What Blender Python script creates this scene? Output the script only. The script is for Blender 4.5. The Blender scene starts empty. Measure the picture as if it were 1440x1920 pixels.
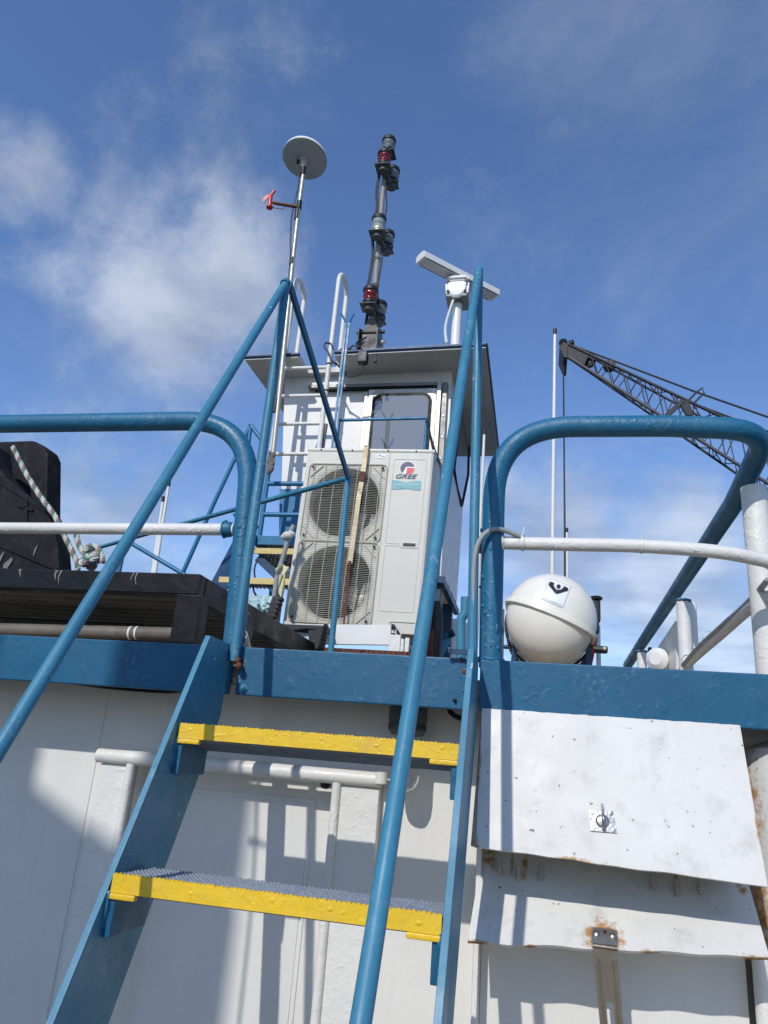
import bpy, bmesh, math, random
from mathutils import Vector, Matrix, noise
random.seed(7)
PI = math.pi
sc = bpy.context.scene
C = sc.collection

# ------------------------------------------------------------------ camera
# world: X along the deck edge, Y away from the viewer, Z up; the eye is at 0,0,0 about 1.55 m above the main deck
FPX = 1370.0
def camera_axes():
    x = Vector((6480.0, 70.0, -FPX)).normalized()
    dy = -3960.0
    dx = -(x.y * dy + x.z * FPX) / x.x
    z = Vector((dx, dy, FPX)).normalized()
    y = z.cross(x)
    return x, y, z
AX, AY, AZ = camera_axes()
RW = Matrix((AX, AY, AZ))
cam_d = bpy.data.cameras.new('camera')
cam_d.sensor_fit = 'HORIZONTAL'; cam_d.sensor_width = 36.0; cam_d.lens = 36.0 * FPX / 1440.0
cam_d.clip_start = 0.02; cam_d.clip_end = 30000
cam = bpy.data.objects.new('camera', cam_d); C.objects.link(cam)
r_, u_, b_ = RW @ Vector((1, 0, 0)), RW @ Vector((0, -1, 0)), RW @ Vector((0, 0, -1))
cam.matrix_world = Matrix(((r_.x, u_.x, b_.x, 0), (r_.y, u_.y, b_.y, 0), (r_.z, u_.z, b_.z, 0), (0, 0, 0, 1)))
sc.camera = cam
def ray(px, py): return RW @ Vector((px - 720.0, py - 960.0, FPX))
def P(px, py, Y=None, X=None, Z=None):            # point of the place seen at a spot of the photograph, on a known plane
    d = ray(px, py)
    t = Y / d.y if Y is not None else (X / d.x if X is not None else Z / d.z)
    return d * t
def U(px, py, Y):                                  # metres per photograph pixel there
    return (RW.transposed() @ P(px, py, Y)).z / FPX

# ------------------------------------------------------------------ light and sky
SUNV = Vector((0.245, 1.0, -0.80)).normalized()    # direction the sunlight travels
sun_elev = math.asin(-SUNV.z)
sun_az = math.atan2(-SUNV.x, -SUNV.y)              # clockwise from +Y
SKY_STRENGTH = 0.13
world = bpy.data.worlds.new('World'); sc.world = world; world.use_nodes = True
def build_sky():
    nt = world.node_tree; N = nt.nodes; L = nt.links; N.clear()
    out = N.new('ShaderNodeOutputWorld'); bg = N.new('ShaderNodeBackground'); L.new(bg.outputs[0], out.inputs[0])
    sky = N.new('ShaderNodeTexSky'); sky.sky_type = 'NISHITA'; sky.sun_disc = False
    sky.sun_elevation = sun_elev; sky.sun_rotation = sun_az; sky.air_density = 1.0; sky.dust_density = 0.25; sky.ozone_density = 2.2
    tc = N.new('ShaderNodeTexCoord')
    def math_(op, a, b=None, clamp=False):
        n = N.new('ShaderNodeMath'); n.operation = op; n.use_clamp = clamp
        for i, v in enumerate((a, b)):
            if v is None: continue
            if isinstance(v, (int, float)): n.inputs[i].default_value = v
            else: L.new(v, n.inputs[i])
        return n.outputs[0]
    def ramp(v, a, b):
        n = N.new('ShaderNodeMapRange'); n.interpolation_type = 'SMOOTHSTEP'
        L.new(v, n.inputs[0]); n.inputs[1].default_value = a; n.inputs[2].default_value = b
        return n.outputs[0]
    # clouds lie on a flat layer high up: direction divided by height
    sep = N.new('ShaderNodeSeparateXYZ'); L.new(tc.outputs['Generated'], sep.inputs[0])
    zz = math_('MAXIMUM', sep.outputs[2], 0.03)
    zz = math_('ADD', zz, 0.12)
    cx = math_('DIVIDE', sep.outputs[0], zz); cy = math_('DIVIDE', sep.outputs[1], zz)
    comb = N.new('ShaderNodeCombineXYZ'); L.new(cx, comb.inputs[0]); L.new(cy, comb.inputs[1])
    def fbm(scale, det, rough, off, dist=0.0, src=None):
        mp = N.new('ShaderNodeMapping'); mp.inputs['Location'].default_value = off; L.new(src or comb.outputs[0], mp.inputs[0])
        n = N.new('ShaderNodeTexNoise'); n.inputs['Scale'].default_value = scale; n.inputs['Detail'].default_value = det
        n.inputs['Roughness'].default_value = rough; n.inputs['Distortion'].default_value = dist
        L.new(mp.outputs[0], n.inputs['Vector']); return n.outputs['Fac']
    G = tc.outputs['Generated']
    big = fbm(4.0, 3, 0.5, (3.1, 1.7, 0.6), 0.0, G); fine = fbm(9.5, 13, 0.66, (0.4, 5.2, 1.1), 0.15, G); wisp = fbm(1.1, 8, 0.66, (7.4, 2.2, 0), 0.9)
    cov = None
    def spot(px, py, w, amt):
        d = ray(px, py).normalized()
        dot = N.new('ShaderNodeVectorMath'); dot.operation = 'DOT_PRODUCT'
        nrm = N.new('ShaderNodeVectorMath'); nrm.operation = 'NORMALIZE'; L.new(tc.outputs['Generated'], nrm.inputs[0])
        L.new(nrm.outputs[0], dot.inputs[0]); dot.inputs[1].default_value = d
        return math_('MULTIPLY', ramp(dot.outputs['Value'], math.cos(math.radians(w)), 1.0), amt)
    for s in CLOUDS:
        v = spot(*s); cov = v if cov is None else math_('ADD', cov, v)
    low = ramp(sep.outputs[2], 0.46, 0.08)                                # more cloud towards the horizon, all round
    cov = math_('ADD', cov, math_('MULTIPLY', low, 0.34))
    dens = math_('ADD', math_('ADD', math_('MULTIPLY', fine, 0.72), math_('MULTIPLY', big, 0.28)), cov)
    thick = math_('MULTIPLY', ramp(dens, 0.56, 1.02), 0.74)
    veil = math_('MULTIPLY', ramp(math_('ADD', wisp, math_('MULTIPLY', cov, 0.4)), 0.48, 0.85), 0.30)
    a = math_('MAXIMUM', thick, veil)
    sc_ = N.new('ShaderNodeVectorMath'); sc_.operation = 'MULTIPLY'; sc_.inputs[1].default_value = SKY_TINT
    L.new(sky.outputs[0], sc_.inputs[0])
    shade = fbm(2.4, 5, 0.5, (1.0, 8.0, 0))
    ccol = N.new('ShaderNodeMix'); ccol.data_type = 'RGBA'; L.new(ramp(shade, 0.35, 0.7), ccol.inputs[0])
    ccol.inputs[6].default_value = CLOUD_DARK; ccol.inputs[7].default_value = CLOUD_LIGHT
    mix = N.new('ShaderNodeMix'); mix.data_type = 'RGBA'; L.new(a, mix.inputs[0])
    L.new(sc_.outputs[0], mix.inputs[6]); L.new(ccol.outputs[2], mix.inputs[7])
    L.new(mix.outputs[2], bg.inputs[0]); bg.inputs[1].default_value = SKY_STRENGTH
CLOUDS = [(315, 445, 13, 0.28), (420, 620, 10, 0.20), (170, 600, 8, 0.10), (980, 940, 9, 0.24), (1180, 1010, 9, 0.20), (1380, 1120, 11, 0.20), (5, 300, 5, 0.22),
          (150, 920, 10, 0.16), (1320, 260, 16, 0.09), (470, 30, 7, 0.12)]
SKY_TINT = (0.83, 0.98, 1.22)
CLOUD_LIGHT = (4.9, 5.4, 6.1, 1); CLOUD_DARK = (2.4, 2.85, 3.7, 1)
build_sky()
sun_d = bpy.data.lights.new('sun', 'SUN'); sun_d.energy = 2.7; sun_d.angle = math.radians(0.53); sun_d.color = (1.0, 0.975, 0.94)
sun = bpy.data.objects.new('sun', sun_d); C.objects.link(sun)
sun.rotation_euler = SUNV.to_track_quat('-Z', 'Y').to_euler(); sun.location = (-8, -14, 20)
sc.view_settings.view_transform = 'Standard'; sc.view_settings.look = 'None'; sc.view_settings.gamma = 1.0
sc.view_settings.exposure = 0.14; sc.view_settings.use_curve_mapping = False

# ------------------------------------------------------------------ materials
MATS = {}
def lin(r, g, b):
    f = lambda c: (c / 255) / 12.92 if c / 255 <= 0.04045 else ((c / 255 + 0.055) / 1.055) ** 2.4
    return (f(r), f(g), f(b), 1.0)
def paint(name, col, rough=0.45, var=0.12, bump=0.25, bscale=28.0, fine=160.0, chip=None, chip_amt=0.0, chip_scale=30.0, rust=0.0, rust_scale=7.0,
          metal=0.0, spec=0.5, grime=0.0, lumps=0.0, streak=0.0, scuff=0.0):
    m = bpy.data.materials.new(name); m.use_nodes = True; MATS[name] = m
    nt = m.node_tree; N = nt.nodes; L = nt.links
    bs = N['Principled BSDF']; tc = N.new('ShaderNodeTexCoord')
    bs.inputs['Metallic'].default_value = metal; bs.inputs['Specular IOR Level'].default_value = spec
    def nz(scale, det=4, ro=0.55, vec=None, dist=0.0):
        n = N.new('ShaderNodeTexNoise'); n.inputs['Scale'].default_value = scale; n.inputs['Detail'].default_value = det
        n.inputs['Roughness'].default_value = ro; n.inputs['Distortion'].default_value = dist
        L.new(vec if vec is not None else tc.outputs['Object'], n.inputs['Vector']); return n.outputs['Fac']
    def mr(v, a, b, c=0.0, d=1.0):
        n = N.new('ShaderNodeMapRange'); L.new(v, n.inputs[0])
        for i, k in enumerate((a, b, c, d)): n.inputs[i + 1].default_value = k
        return n.outputs[0]
    def mul(a, b):
        n = N.new('ShaderNodeMath'); n.operation = 'MULTIPLY'
        for i, v in enumerate((a, b)):
            if isinstance(v, (int, float)): n.inputs[i].default_value = v
            else: L.new(v, n.inputs[i])
        return n.outputs[0]
    def add(a, b):
        n = N.new('ShaderNodeMath'); n.operation = 'ADD'
        for i, v in enumerate((a, b)):
            if isinstance(v, (int, float)): n.inputs[i].default_value = v
            else: L.new(v, n.inputs[i])
        return n.outputs[0]
    def mixc(f, a, b):
        n = N.new('ShaderNodeMix'); n.data_type = 'RGBA'
        if isinstance(f, (int, float)): n.inputs[0].default_value = f
        else: L.new(f, n.inputs[0])
        for i, v in ((6, a), (7, b)):
            if isinstance(v, tuple): n.inputs[i].default_value = v
            else: L.new(v, n.inputs[i])
        return n.outputs[2]
    c = Vector(col[:3])
    dark = tuple(c * (1 - var)) + (1,); light = tuple(c * (1 + var * 0.6)) + (1,)
    cc = mixc(mr(nz(5.0, 5), 0.3, 0.7), dark, light)
    cc = mixc(mul(mr(nz(60.0, 3), 0.4, 0.75), 0.5), cc, dark)
    if streak > 0:                                     # runs and weathering drawn out down the surface
        mp = N.new('ShaderNodeMapping'); mp.inputs['Scale'].default_value = (26, 26, 1.6); L.new(tc.outputs['Object'], mp.inputs[0])
        cc = mixc(mul(mr(nz(1.0, 6, 0.6, mp.outputs[0]), 0.52, 0.75), streak), cc, tuple(c * 0.62) + (1,))
    if grime > 0:
        cc = mixc(mul(mr(nz(14.0, 7, 0.68), 0.52, 0.72), grime), cc, (0.20, 0.18, 0.15, 1))
    if scuff > 0:
        sf = mul(mr(nz(9.0, 2, 0.5), 0.50, 0.70), mr(nz(75.0, 8, 0.72), 0.50, 0.66))
        cc = mixc(mul(sf, scuff), cc, tuple(c * 0.55 + Vector((0.30, 0.31, 0.31))) + (1,))
    if chip is not None and chip_amt > 0:
        ch = mr(nz(chip_scale, 6, 0.62), 0.80 - chip_amt, 0.83 - chip_amt)
        cc = mixc(ch, cc, chip)
    if rust > 0:
        big = nz(rust_scale, 3, 0.5); sm = nz(rust_scale * 9, 8, 0.7)
        f = add(mul(big, 0.6), mul(sm, 0.4))
        stain = mr(f, 0.66 - rust * 0.16, 0.74 - rust * 0.16)
        core = mr(f, 0.72 - rust * 0.16, 0.76 - rust * 0.16)
        cc = mixc(mul(stain, 0.75), cc, (0.34, 0.17, 0.055, 1)); cc = mixc(core, cc, (0.085, 0.032, 0.014, 1))
    L.new(cc, bs.inputs['Base Color'])
    L.new(mr(nz(11.0, 5), 0.3, 0.7, max(0.03, rough - 0.10), min(1, rough + 0.12)), bs.inputs['Roughness'])
    h = add(mul(nz(bscale, 4, 0.55), 1.0), mul(nz(fine, 3, 0.6), 0.25))
    if lumps > 0: h = add(h, mul(mr(nz(bscale * 2.2, 2, 0.4), 0.62, 0.75), lumps))
    bp = N.new('ShaderNodeBump'); bp.inputs['Strength'].default_value = bump; bp.inputs['Distance'].default_value = 0.01
    L.new(h, bp.inputs['Height']); L.new(bp.outputs[0], bs.inputs['Normal'])
    return m
WHITECHIP = (0.62, 0.66, 0.66, 1)
BLUE = lin(56, 124, 151)
paint('blue', BLUE, 0.48, 0.16, 0.10, 24, 130, WHITECHIP, 0.11, 24.0, spec=0.5, streak=0.16, scuff=0.5)
paint('blue_lumpy', lin(24, 102, 136), 0.46, 0.20, 0.24, 26, 120, (0.015, 0.03, 0.04, 1), 0.075, 26.0, lumps=0.7, scuff=0.4, streak=0.15)
paint('blue_beam', lin(10, 89, 122), 0.50, 0.18, 0.20, 17, 90, (0.22, 0.33, 0.30, 1), 0.07, 34.0, lumps=0.35, streak=0.25, scuff=0.3)
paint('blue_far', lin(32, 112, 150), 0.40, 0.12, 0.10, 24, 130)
paint('blue_navy', lin(20, 58, 92), 0.42, 0.15, 0.15, 20, 120)
paint('white_wall', (0.735, 0.71, 0.65, 1), 0.42, 0.05, 0.16, 9, 80, (0.25, 0.24, 0.22, 1), 0.06, 55.0, streak=0.12)
paint('white_trim', (0.75, 0.725, 0.665, 1), 0.40, 0.06, 0.34, 26, 120, (0.20, 0.17, 0.13, 1), 0.055, 40.0, lumps=0.5)
paint('white_rail', (0.75, 0.725, 0.665, 1), 0.44, 0.07, 0.36, 30, 150, (0.22, 0.16, 0.10, 1), 0.075, 34.0, lumps=0.4, grime=0.10)
paint('white_box', (0.69, 0.665, 0.61, 1), 0.48, 0.05, 0.10, 12, 90, (0.16, 0.12, 0.09, 1), 0.135, 60.0, rust=0.0, grime=0.30, streak=0.10)
paint('white_rusty', (0.64, 0.63, 0.59, 1), 0.46, 0.07, 0.45, 20, 100, (0.05, 0.03, 0.02, 1), 0.06, 26.0, rust=0.55, rust_scale=5.0, grime=0.2)
paint('white_cabin', (0.76, 0.735, 0.68, 1), 0.40, 0.04, 0.05, 6, 60, grime=0.06)
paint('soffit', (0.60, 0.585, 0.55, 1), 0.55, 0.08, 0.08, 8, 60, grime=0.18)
paint('white_clean', (0.77, 0.75, 0.70, 1), 0.35, 0.03, 0.04, 20, 100)
paint('raft_white', (0.80, 0.75, 0.64, 1), 0.33, 0.05, 0.07, 6, 140, (0.30, 0.28, 0.24, 1), 0.05, 60.0, grime=0.07)
paint('raft_shell', (0.50, 0.47, 0.42, 1), 0.45, 0.08, 0.10, 8, 120, grime=0.3)
paint('yellow', lin(232, 190, 40), 0.42, 0.07, 0.32, 26, 140, (0.30, 0.29, 0.24, 1), 0.07, 30.0, lumps=0.4, grime=0.28, scuff=0.3)
paint('pale_yellow', lin(214, 190, 120), 0.5, 0.1, 0.3, 26, 140, (0.5, 0.48, 0.42, 1), 0.16, 22.0)
paint('grating', lin(148, 156, 166), 0.55, 0.15, 0.35, 40, 160, lin(60, 90, 120), 0.10, 30.0, metal=0.1)
paint('grating_dark', lin(92, 96, 100), 0.55, 0.15, 0.3, 40, 160, metal=0.3)
paint('ac_case', lin(206, 202, 188), 0.42, 0.03, 0.03, 8, 140, grime=0.03)
paint('ac_wire', lin(196, 192, 174), 0.42, 0.06, 0.05, 40, 200, grime=0.25)
paint('ac_dark', lin(40, 40, 44), 0.5, 0.2, 0.05, 40, 100)
paint('ac_fin', lin(30, 30, 33), 0.45, 0.2, 0.1, 60, 200, metal=0.6)
paint('ac_fan', lin(34, 34, 37), 0.4, 0.1, 0.03, 20, 80)
paint('logo_navy', lin(52, 54, 96), 0.4, 0.03, 0.0)
paint('logo_red', lin(216, 62, 66), 0.4, 0.03, 0.0)
paint('logo_teal', lin(112, 170, 172), 0.45, 0.06, 0.0)
paint('logo_pale', lin(186, 216, 214), 0.45, 0.03, 0.0)
paint('logo_black', lin(30, 30, 32), 0.45, 0.05, 0.0)
paint('sticker', lin(226, 227, 228), 0.4, 0.03, 0.0)
paint('print_grey', lin(150, 152, 156), 0.5, 0.03, 0.0)
paint('strap_metal', lin(186, 168, 136), 0.5, 0.2, 0.10, 40, 160, lin(110, 70, 40), 0.18, 30.0, metal=0.25, grime=0.25)
paint('rust', lin(104, 58, 34), 0.75, 0.35, 0.5, 40, 160, lin(60, 30, 18), 0.2, 20.0)
paint('rust_streak', lin(100, 40, 24), 0.7, 0.3, 0.2, 40, 160)
paint('steel', lin(168, 166, 160), 0.28, 0.1, 0.15, 30, 150, metal=0.85, grime=0.12)
paint('steel_dull', lin(126, 124, 118), 0.45, 0.14, 0.08, 30, 150, metal=0.5, grime=0.2)
paint('brass', lin(142, 132, 116), 0.40, 0.12, 0.15, 30, 150, metal=0.8, grime=0.2)
paint('alu', lin(186, 180, 166), 0.40, 0.08, 0.05, 30, 150, metal=0.45, grime=0.15)
paint('black', lin(26, 26, 28), 0.5, 0.2, 0.15, 30, 150)
paint('black_steel', lin(10, 11, 15), 0.42, 0.25, 0.22, 22, 110, lin(150, 150, 150), 0.05, 30.0, spec=0.3)
paint('rubber', lin(24, 24, 27), 0.72, 0.22, 0.22, 18, 140, lin(90, 90, 90), 0.04, 24.0, grime=0.12, spec=0.25)
paint('lead_grey', lin(84, 84, 80), 0.5, 0.12, 0.1, 30, 150)
paint('pipe_grey', lin(112, 104, 94), 0.6, 0.3, 0.25, 16, 120, grime=0.7)
paint('mat_dark', lin(138, 136, 130), 0.65, 0.35, 0.35, 30, 150, grime=0.35)
paint('rope_white', lin(206, 208, 196), 0.8, 0.15, 0.4, 160, 300, grime=0.3)
paint('rope_teal', lin(88, 140, 124), 0.8, 0.2, 0.4, 160, 300)
paint('rope_pink', lin(160, 120, 112), 0.8, 0.2, 0.4, 160, 300)
paint('cloth_cream', lin(212, 208, 168), 0.85, 0.12, 0.4, 60, 200)
paint('net_teal', lin(180, 206, 206), 0.8, 0.15, 0.4, 120, 300)
paint('red_plastic', lin(206, 52, 58), 0.38, 0.06, 0.03)
paint('red_strap', lin(188, 34, 44), 0.6, 0.15, 0.2, 60, 200)
paint('dish_grey', lin(176, 180, 174), 0.5, 0.05, 0.04, 12, 100, grime=0.05)
paint('cable_grey', lin(150, 152, 150), 0.5, 0.08, 0.1, 40, 150)
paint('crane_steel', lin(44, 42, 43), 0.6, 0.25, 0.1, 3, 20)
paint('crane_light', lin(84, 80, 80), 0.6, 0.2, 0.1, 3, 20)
paint('deck_paint', lin(160, 142, 114), 0.7, 0.15, 0.35, 40, 160, grime=0.3)
paint('dull_pole', lin(150, 144, 132), 0.6, 0.15, 0.06, 20, 100, grime=0.3)
paint('frame_black', lin(9, 9, 10), 0.5, 0.1, 0.02, spec=0.25)
def add_stains(name, blobs):
    # rust with a shape of its own: soft-edged patches round the given points, broken up by noise
    m = MATS[name]; nt = m.node_tree; N = nt.nodes; L = nt.links; bs = N['Principled BSDF']
    src = bs.inputs['Base Color'].links[0].from_socket
    geo = N.new('ShaderNodeNewGeometry')
    tot = None
    for (p, r, amt) in blobs:
        mp = N.new('ShaderNodeVectorMath'); mp.operation = 'SUBTRACT'; L.new(geo.outputs['Position'], mp.inputs[0]); mp.inputs[1].default_value = p
        dv = N.new('ShaderNodeVectorMath'); dv.operation = 'DIVIDE'; L.new(mp.outputs[0], dv.inputs[0]); dv.inputs[1].default_value = r
        ln = N.new('ShaderNodeVectorMath'); ln.operation = 'LENGTH'; L.new(dv.outputs[0], ln.inputs[0])
        mr = N.new('ShaderNodeMapRange'); L.new(ln.outputs['Value'], mr.inputs[0]); mr.inputs[1].default_value = 1.0; mr.inputs[2].default_value = 0.0
        mr.inputs[3].default_value = 0.0; mr.inputs[4].default_value = amt
        if tot is None: tot = mr.outputs[0]
        else:
            ad = N.new('ShaderNodeMath'); ad.operation = 'MAXIMUM'; L.new(tot, ad.inputs[0]); L.new(mr.outputs[0], ad.inputs[1]); tot = ad.outputs[0]
    nz = N.new('ShaderNodeTexNoise'); nz.inputs['Scale'].default_value = 55; nz.inputs['Detail'].default_value = 8; nz.inputs['Roughness'].default_value = 0.68
    L.new(geo.outputs['Position'], nz.inputs['Vector'])
    ad = N.new('ShaderNodeMath'); ad.operation = 'ADD'; L.new(tot, ad.inputs[0]); L.new(nz.outputs['Fac'], ad.inputs[1])
    def ramp(a, b):
        mr = N.new('ShaderNodeMapRange'); mr.interpolation_type = 'SMOOTHSTEP'; L.new(ad.outputs[0], mr.inputs[0]); mr.inputs[1].default_value = a; mr.inputs[2].default_value = b
        return mr.outputs[0]
    m1 = N.new('ShaderNodeMix'); m1.data_type = 'RGBA'; L.new(ramp(0.72, 1.0), m1.inputs[0]); L.new(src, m1.inputs[6]); m1.inputs[7].default_value = (0.42, 0.22, 0.075, 1)
    m2 = N.new('ShaderNodeMix'); m2.data_type = 'RGBA'; L.new(ramp(0.98, 1.16), m2.inputs[0]); L.new(m1.outputs[2], m2.inputs[6]); m2.inputs[7].default_value = (0.10, 0.038, 0.016, 1)
    L.new(m2.outputs[2], bs.inputs['Base Color'])
def glassy(name, col, rough, trans, ior=1.5, metal=0.0):
    m = bpy.data.materials.new(name); m.use_nodes = True; MATS[name] = m
    b = m.node_tree.nodes['Principled BSDF']; b.inputs['Base Color'].default_value = col; b.inputs['Roughness'].default_value = rough
    b.inputs['Transmission Weight'].default_value = trans; b.inputs['IOR'].default_value = ior; b.inputs['Metallic'].default_value = metal
    return m
glassy('glass_clear', (0.90, 0.92, 0.91, 1), 0.04, 1.0, 1.45)
glassy('lens_red', (0.22, 0.008, 0.014, 1), 0.06, 0.35)
glassy('lens_clear', (0.50, 0.56, 0.53, 1), 0.05, 0.45)
glassy('lens_dark', (0.20, 0.24, 0.23, 1), 0.05, 0.3)
glassy('pane', (0.17, 0.165, 0.15, 1), 0.02, 0.0, 2.3)
def water_mat():
    m = bpy.data.materials.new('water'); m.use_nodes = True; MATS['water'] = m
    nt = m.node_tree; b = nt.nodes['Principled BSDF']; b.inputs['Base Color'].default_value = (0.02, 0.045, 0.055, 1); b.inputs['Roughness'].default_value = 0.08
    tc = nt.nodes.new('ShaderNodeTexCoord'); n = nt.nodes.new('ShaderNodeTexNoise'); n.inputs['Scale'].default_value = 1.4; n.inputs['Detail'].default_value = 6
    bp = nt.nodes.new('ShaderNodeBump'); bp.inputs['Strength'].default_value = 0.5; bp.inputs['Distance'].default_value = 0.2
    nt.links.new(tc.outputs['Object'], n.inputs['Vector']); nt.links.new(n.outputs['Fac'], bp.inputs['Height']); nt.links.new(bp.outputs[0], b.inputs['Normal'])
water_mat()

# ------------------------------------------------------------------ mesh helpers
def wloc(o):
    v = Vector((0, 0, 0))
    while o is not None: v += o.location; o = o.parent
    return v
class MB:
    def __init__(s): s.v = []; s.f = []; s.wn = False
    def addbm(s, bm):
        k = len(s.v); bm.verts.ensure_lookup_table(); bm.verts.index_update()
        s.v += [v.co.copy() for v in bm.verts]; s.f += [[k + v.index for v in f.verts] for f in bm.faces]; bm.free(); return s
    def raw(s, vs, fs):
        k = len(s.v); s.v += [Vector(v) for v in vs]; s.f += [[k + i for i in f] for f in fs]; return s
    def box(s, a, b, bev=0.0, mtx=None):
        a, b = Vector(a), Vector(b); bm = bmesh.new(); bmesh.ops.create_cube(bm, size=1.0)
        for v in bm.verts: v.co = Vector([(a[i] + b[i]) / 2 + v.co[i] * abs(b[i] - a[i]) for i in range(3)])
        if bev > 0: s.wn = True; bmesh.ops.bevel(bm, geom=list(bm.edges), offset=min(bev, 0.45 * min(abs(b[i] - a[i]) for i in range(3))), segments=2, affect='EDGES', profile=0.5)
        if mtx is not None: bmesh.ops.transform(bm, matrix=mtx, verts=bm.verts)
        return s.addbm(bm)
    def prism(s, poly, d, bev=0.0):                 # planar 3-D polygon pushed along vector d
        poly = [Vector(p) for p in poly]; d = Vector(d); n = len(poly)
        bm = bmesh.new(); A = [bm.verts.new(p) for p in poly]; B = [bm.verts.new(p + d) for p in poly]
        bm.faces.new(A[::-1]); bm.faces.new(B)
        for i in range(n): bm.faces.new((A[i], A[(i + 1) % n], B[(i + 1) % n], B[i]))
        bmesh.ops.recalc_face_normals(bm, faces=bm.faces)
        if bev > 0: s.wn = True; bmesh.ops.bevel(bm, geom=list(bm.edges), offset=bev, segments=2, affect='EDGES', profile=0.5)
        return s.addbm(bm)
    def tube(s, pts, r, seg=12, cap=True, closed=False):
        pts = [Vector(p) for p in pts]; n = len(pts); rr = r if isinstance(r, (list, tuple)) else [r] * n
        k = len(s.v); T = []
        for i in range(n):
            a = pts[(i - 1) % n] if (closed or i > 0) else pts[i]; b = pts[(i + 1) % n] if (closed or i < n - 1) else pts[i]
            T.append((b - a).normalized())
        ref = Vector((0, 0, 1)) if abs(T[0].z) < 0.9 else Vector((1, 0, 0))
        nn = (ref - T[0] * ref.dot(T[0])).normalized()
        for i in range(n):
            nn = (nn - T[i] * nn.dot(T[i])).normalized(); bb = T[i].cross(nn)
            for j in range(seg):
                t = 2 * PI * j / seg; s.v.append(pts[i] + (nn * math.cos(t) + bb * math.sin(t)) * rr[i])
        for i in range(n if closed else n - 1):
            i2 = (i + 1) % n
            for j in range(seg):
                j2 = (j + 1) % seg; s.f.append([k + i * seg + j, k + i * seg + j2, k + i2 * seg + j2, k + i2 * seg + j])
        if cap and not closed:
            s.f.append([k + j for j in range(seg)][::-1]); s.f.append([k + (n - 1) * seg + j for j in range(seg)])
        return s
    def lathe(s, prof, o, ax=(0, 0, 1), seg=28, cap=True):   # prof: (radius, along axis)
        ax = Vector(ax).normalized(); o = Vector(o); ref = Vector((1, 0, 0)) if abs(ax.x) < 0.9 else Vector((0, 1, 0))
        e1 = (ref - ax * ref.dot(ax)).normalized(); e2 = ax.cross(e1); k = len(s.v); n = len(prof)
        for (r, h) in prof:
            for j in range(seg):
                t = 2 * PI * j / seg; s.v.append(o + ax * h + (e1 * math.cos(t) + e2 * math.sin(t)) * r)
        for i in range(n - 1):
            for j in range(seg):
                j2 = (j + 1) % seg; s.f.append([k + i * seg + j, k + i * seg + j2, k + (i + 1) * seg + j2, k + (i + 1) * seg + j])
        if cap: s.f.append([k + j for j in range(seg)][::-1]); s.f.append([k + (n - 1) * seg + j for j in range(seg)])
        return s
    def bar(s, a, b, w, h, up=(0, 0, 1), bev=0.0):   # rectangular bar from a to b
        a, b = Vector(a), Vector(b); d = (b - a); L = d.length; d.normalize(); up = Vector(up); x = d.cross(up)
        if x.length < 1e-4: x = d.cross(Vector((0, 1, 0)))
        x.normalize(); z = x.cross(d)
        m = Matrix(((x.x, d.x, z.x, (a.x + b.x) / 2), (x.y, d.y, z.y, (a.y + b.y) / 2), (x.z, d.z, z.z, (a.z + b.z) / 2), (0, 0, 0, 1)))
        return s.box((-w / 2, -L / 2, -h / 2), (w / 2, L / 2, h / 2), bev, m)
    def ball(s, c, r, seg=12, rings=8, sc_=(1, 1, 1)):
        bm = bmesh.new(); bmesh.ops.create_uvsphere(bm, u_segments=seg, v_segments=rings, radius=r)
        for v in bm.verts: v.co = Vector((v.co.x * sc_[0], v.co.y * sc_[1], v.co.z * sc_[2])) + Vector(c)
        return s.addbm(bm)
    def build(s, name, mat, parent=None, smooth=True, local=False, sharp=38):
        me = bpy.data.meshes.new(name); off = Vector((0, 0, 0)) if (parent is None or local) else wloc(parent)
        me.from_pydata([v - off for v in s.v], [], s.f); me.update()
        bm = bmesh.new(); bm.from_mesh(me); bmesh.ops.recalc_face_normals(bm, faces=bm.faces); bm.to_mesh(me); bm.free()
        me.polygons.foreach_set('use_smooth', [smooth] * len(me.polygons))
        if smooth: me.set_sharp_from_angle(angle=math.radians(sharp))
        me.materials.append(MATS[mat]); o = bpy.data.objects.new(name, me); C.objects.link(o)
        if parent is not None: o.parent = parent
        if s.wn and smooth: w = o.modifiers.new('even_faces', 'WEIGHTED_NORMAL'); w.keep_sharp = True; w.weight = 100
        return o
def tag(o, label=None, cat=None, group=None, kind=None):
    if label: o['label'] = label
    if cat: o['category'] = cat
    if group: o['group'] = group
    if kind: o['kind'] = kind
    return o
def thing(name, label, cat, loc=(0, 0, 0), group=None):
    o = bpy.data.objects.new(name, None); o.empty_display_size = 0.1; C.objects.link(o); o.location = loc
    return tag(o, label, cat, group)
def rounded(pts, r, n=7):                            # polyline with its corners rounded off
    pts = [Vector(p) for p in pts]; out = [pts[0]]
    rr = r if isinstance(r, (list, tuple)) else [r] * len(pts)
    for i in range(1, len(pts) - 1):
        a, b, c = pts[i - 1], pts[i], pts[i + 1]; d1 = (a - b); d2 = (c - b)
        t = min(rr[i], d1.length * 0.48, d2.length * 0.48) if rr[i] > 0 else 0
        if t <= 0: out.append(b); continue
        p, q = b + d1.normalized() * t, b + d2.normalized() * t
        for k in range(n + 1):
            u = k / n; out.append(p * (1 - u) ** 2 + b * 2 * u * (1 - u) + q * u * u)
    out.append(pts[-1]); return out
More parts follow.
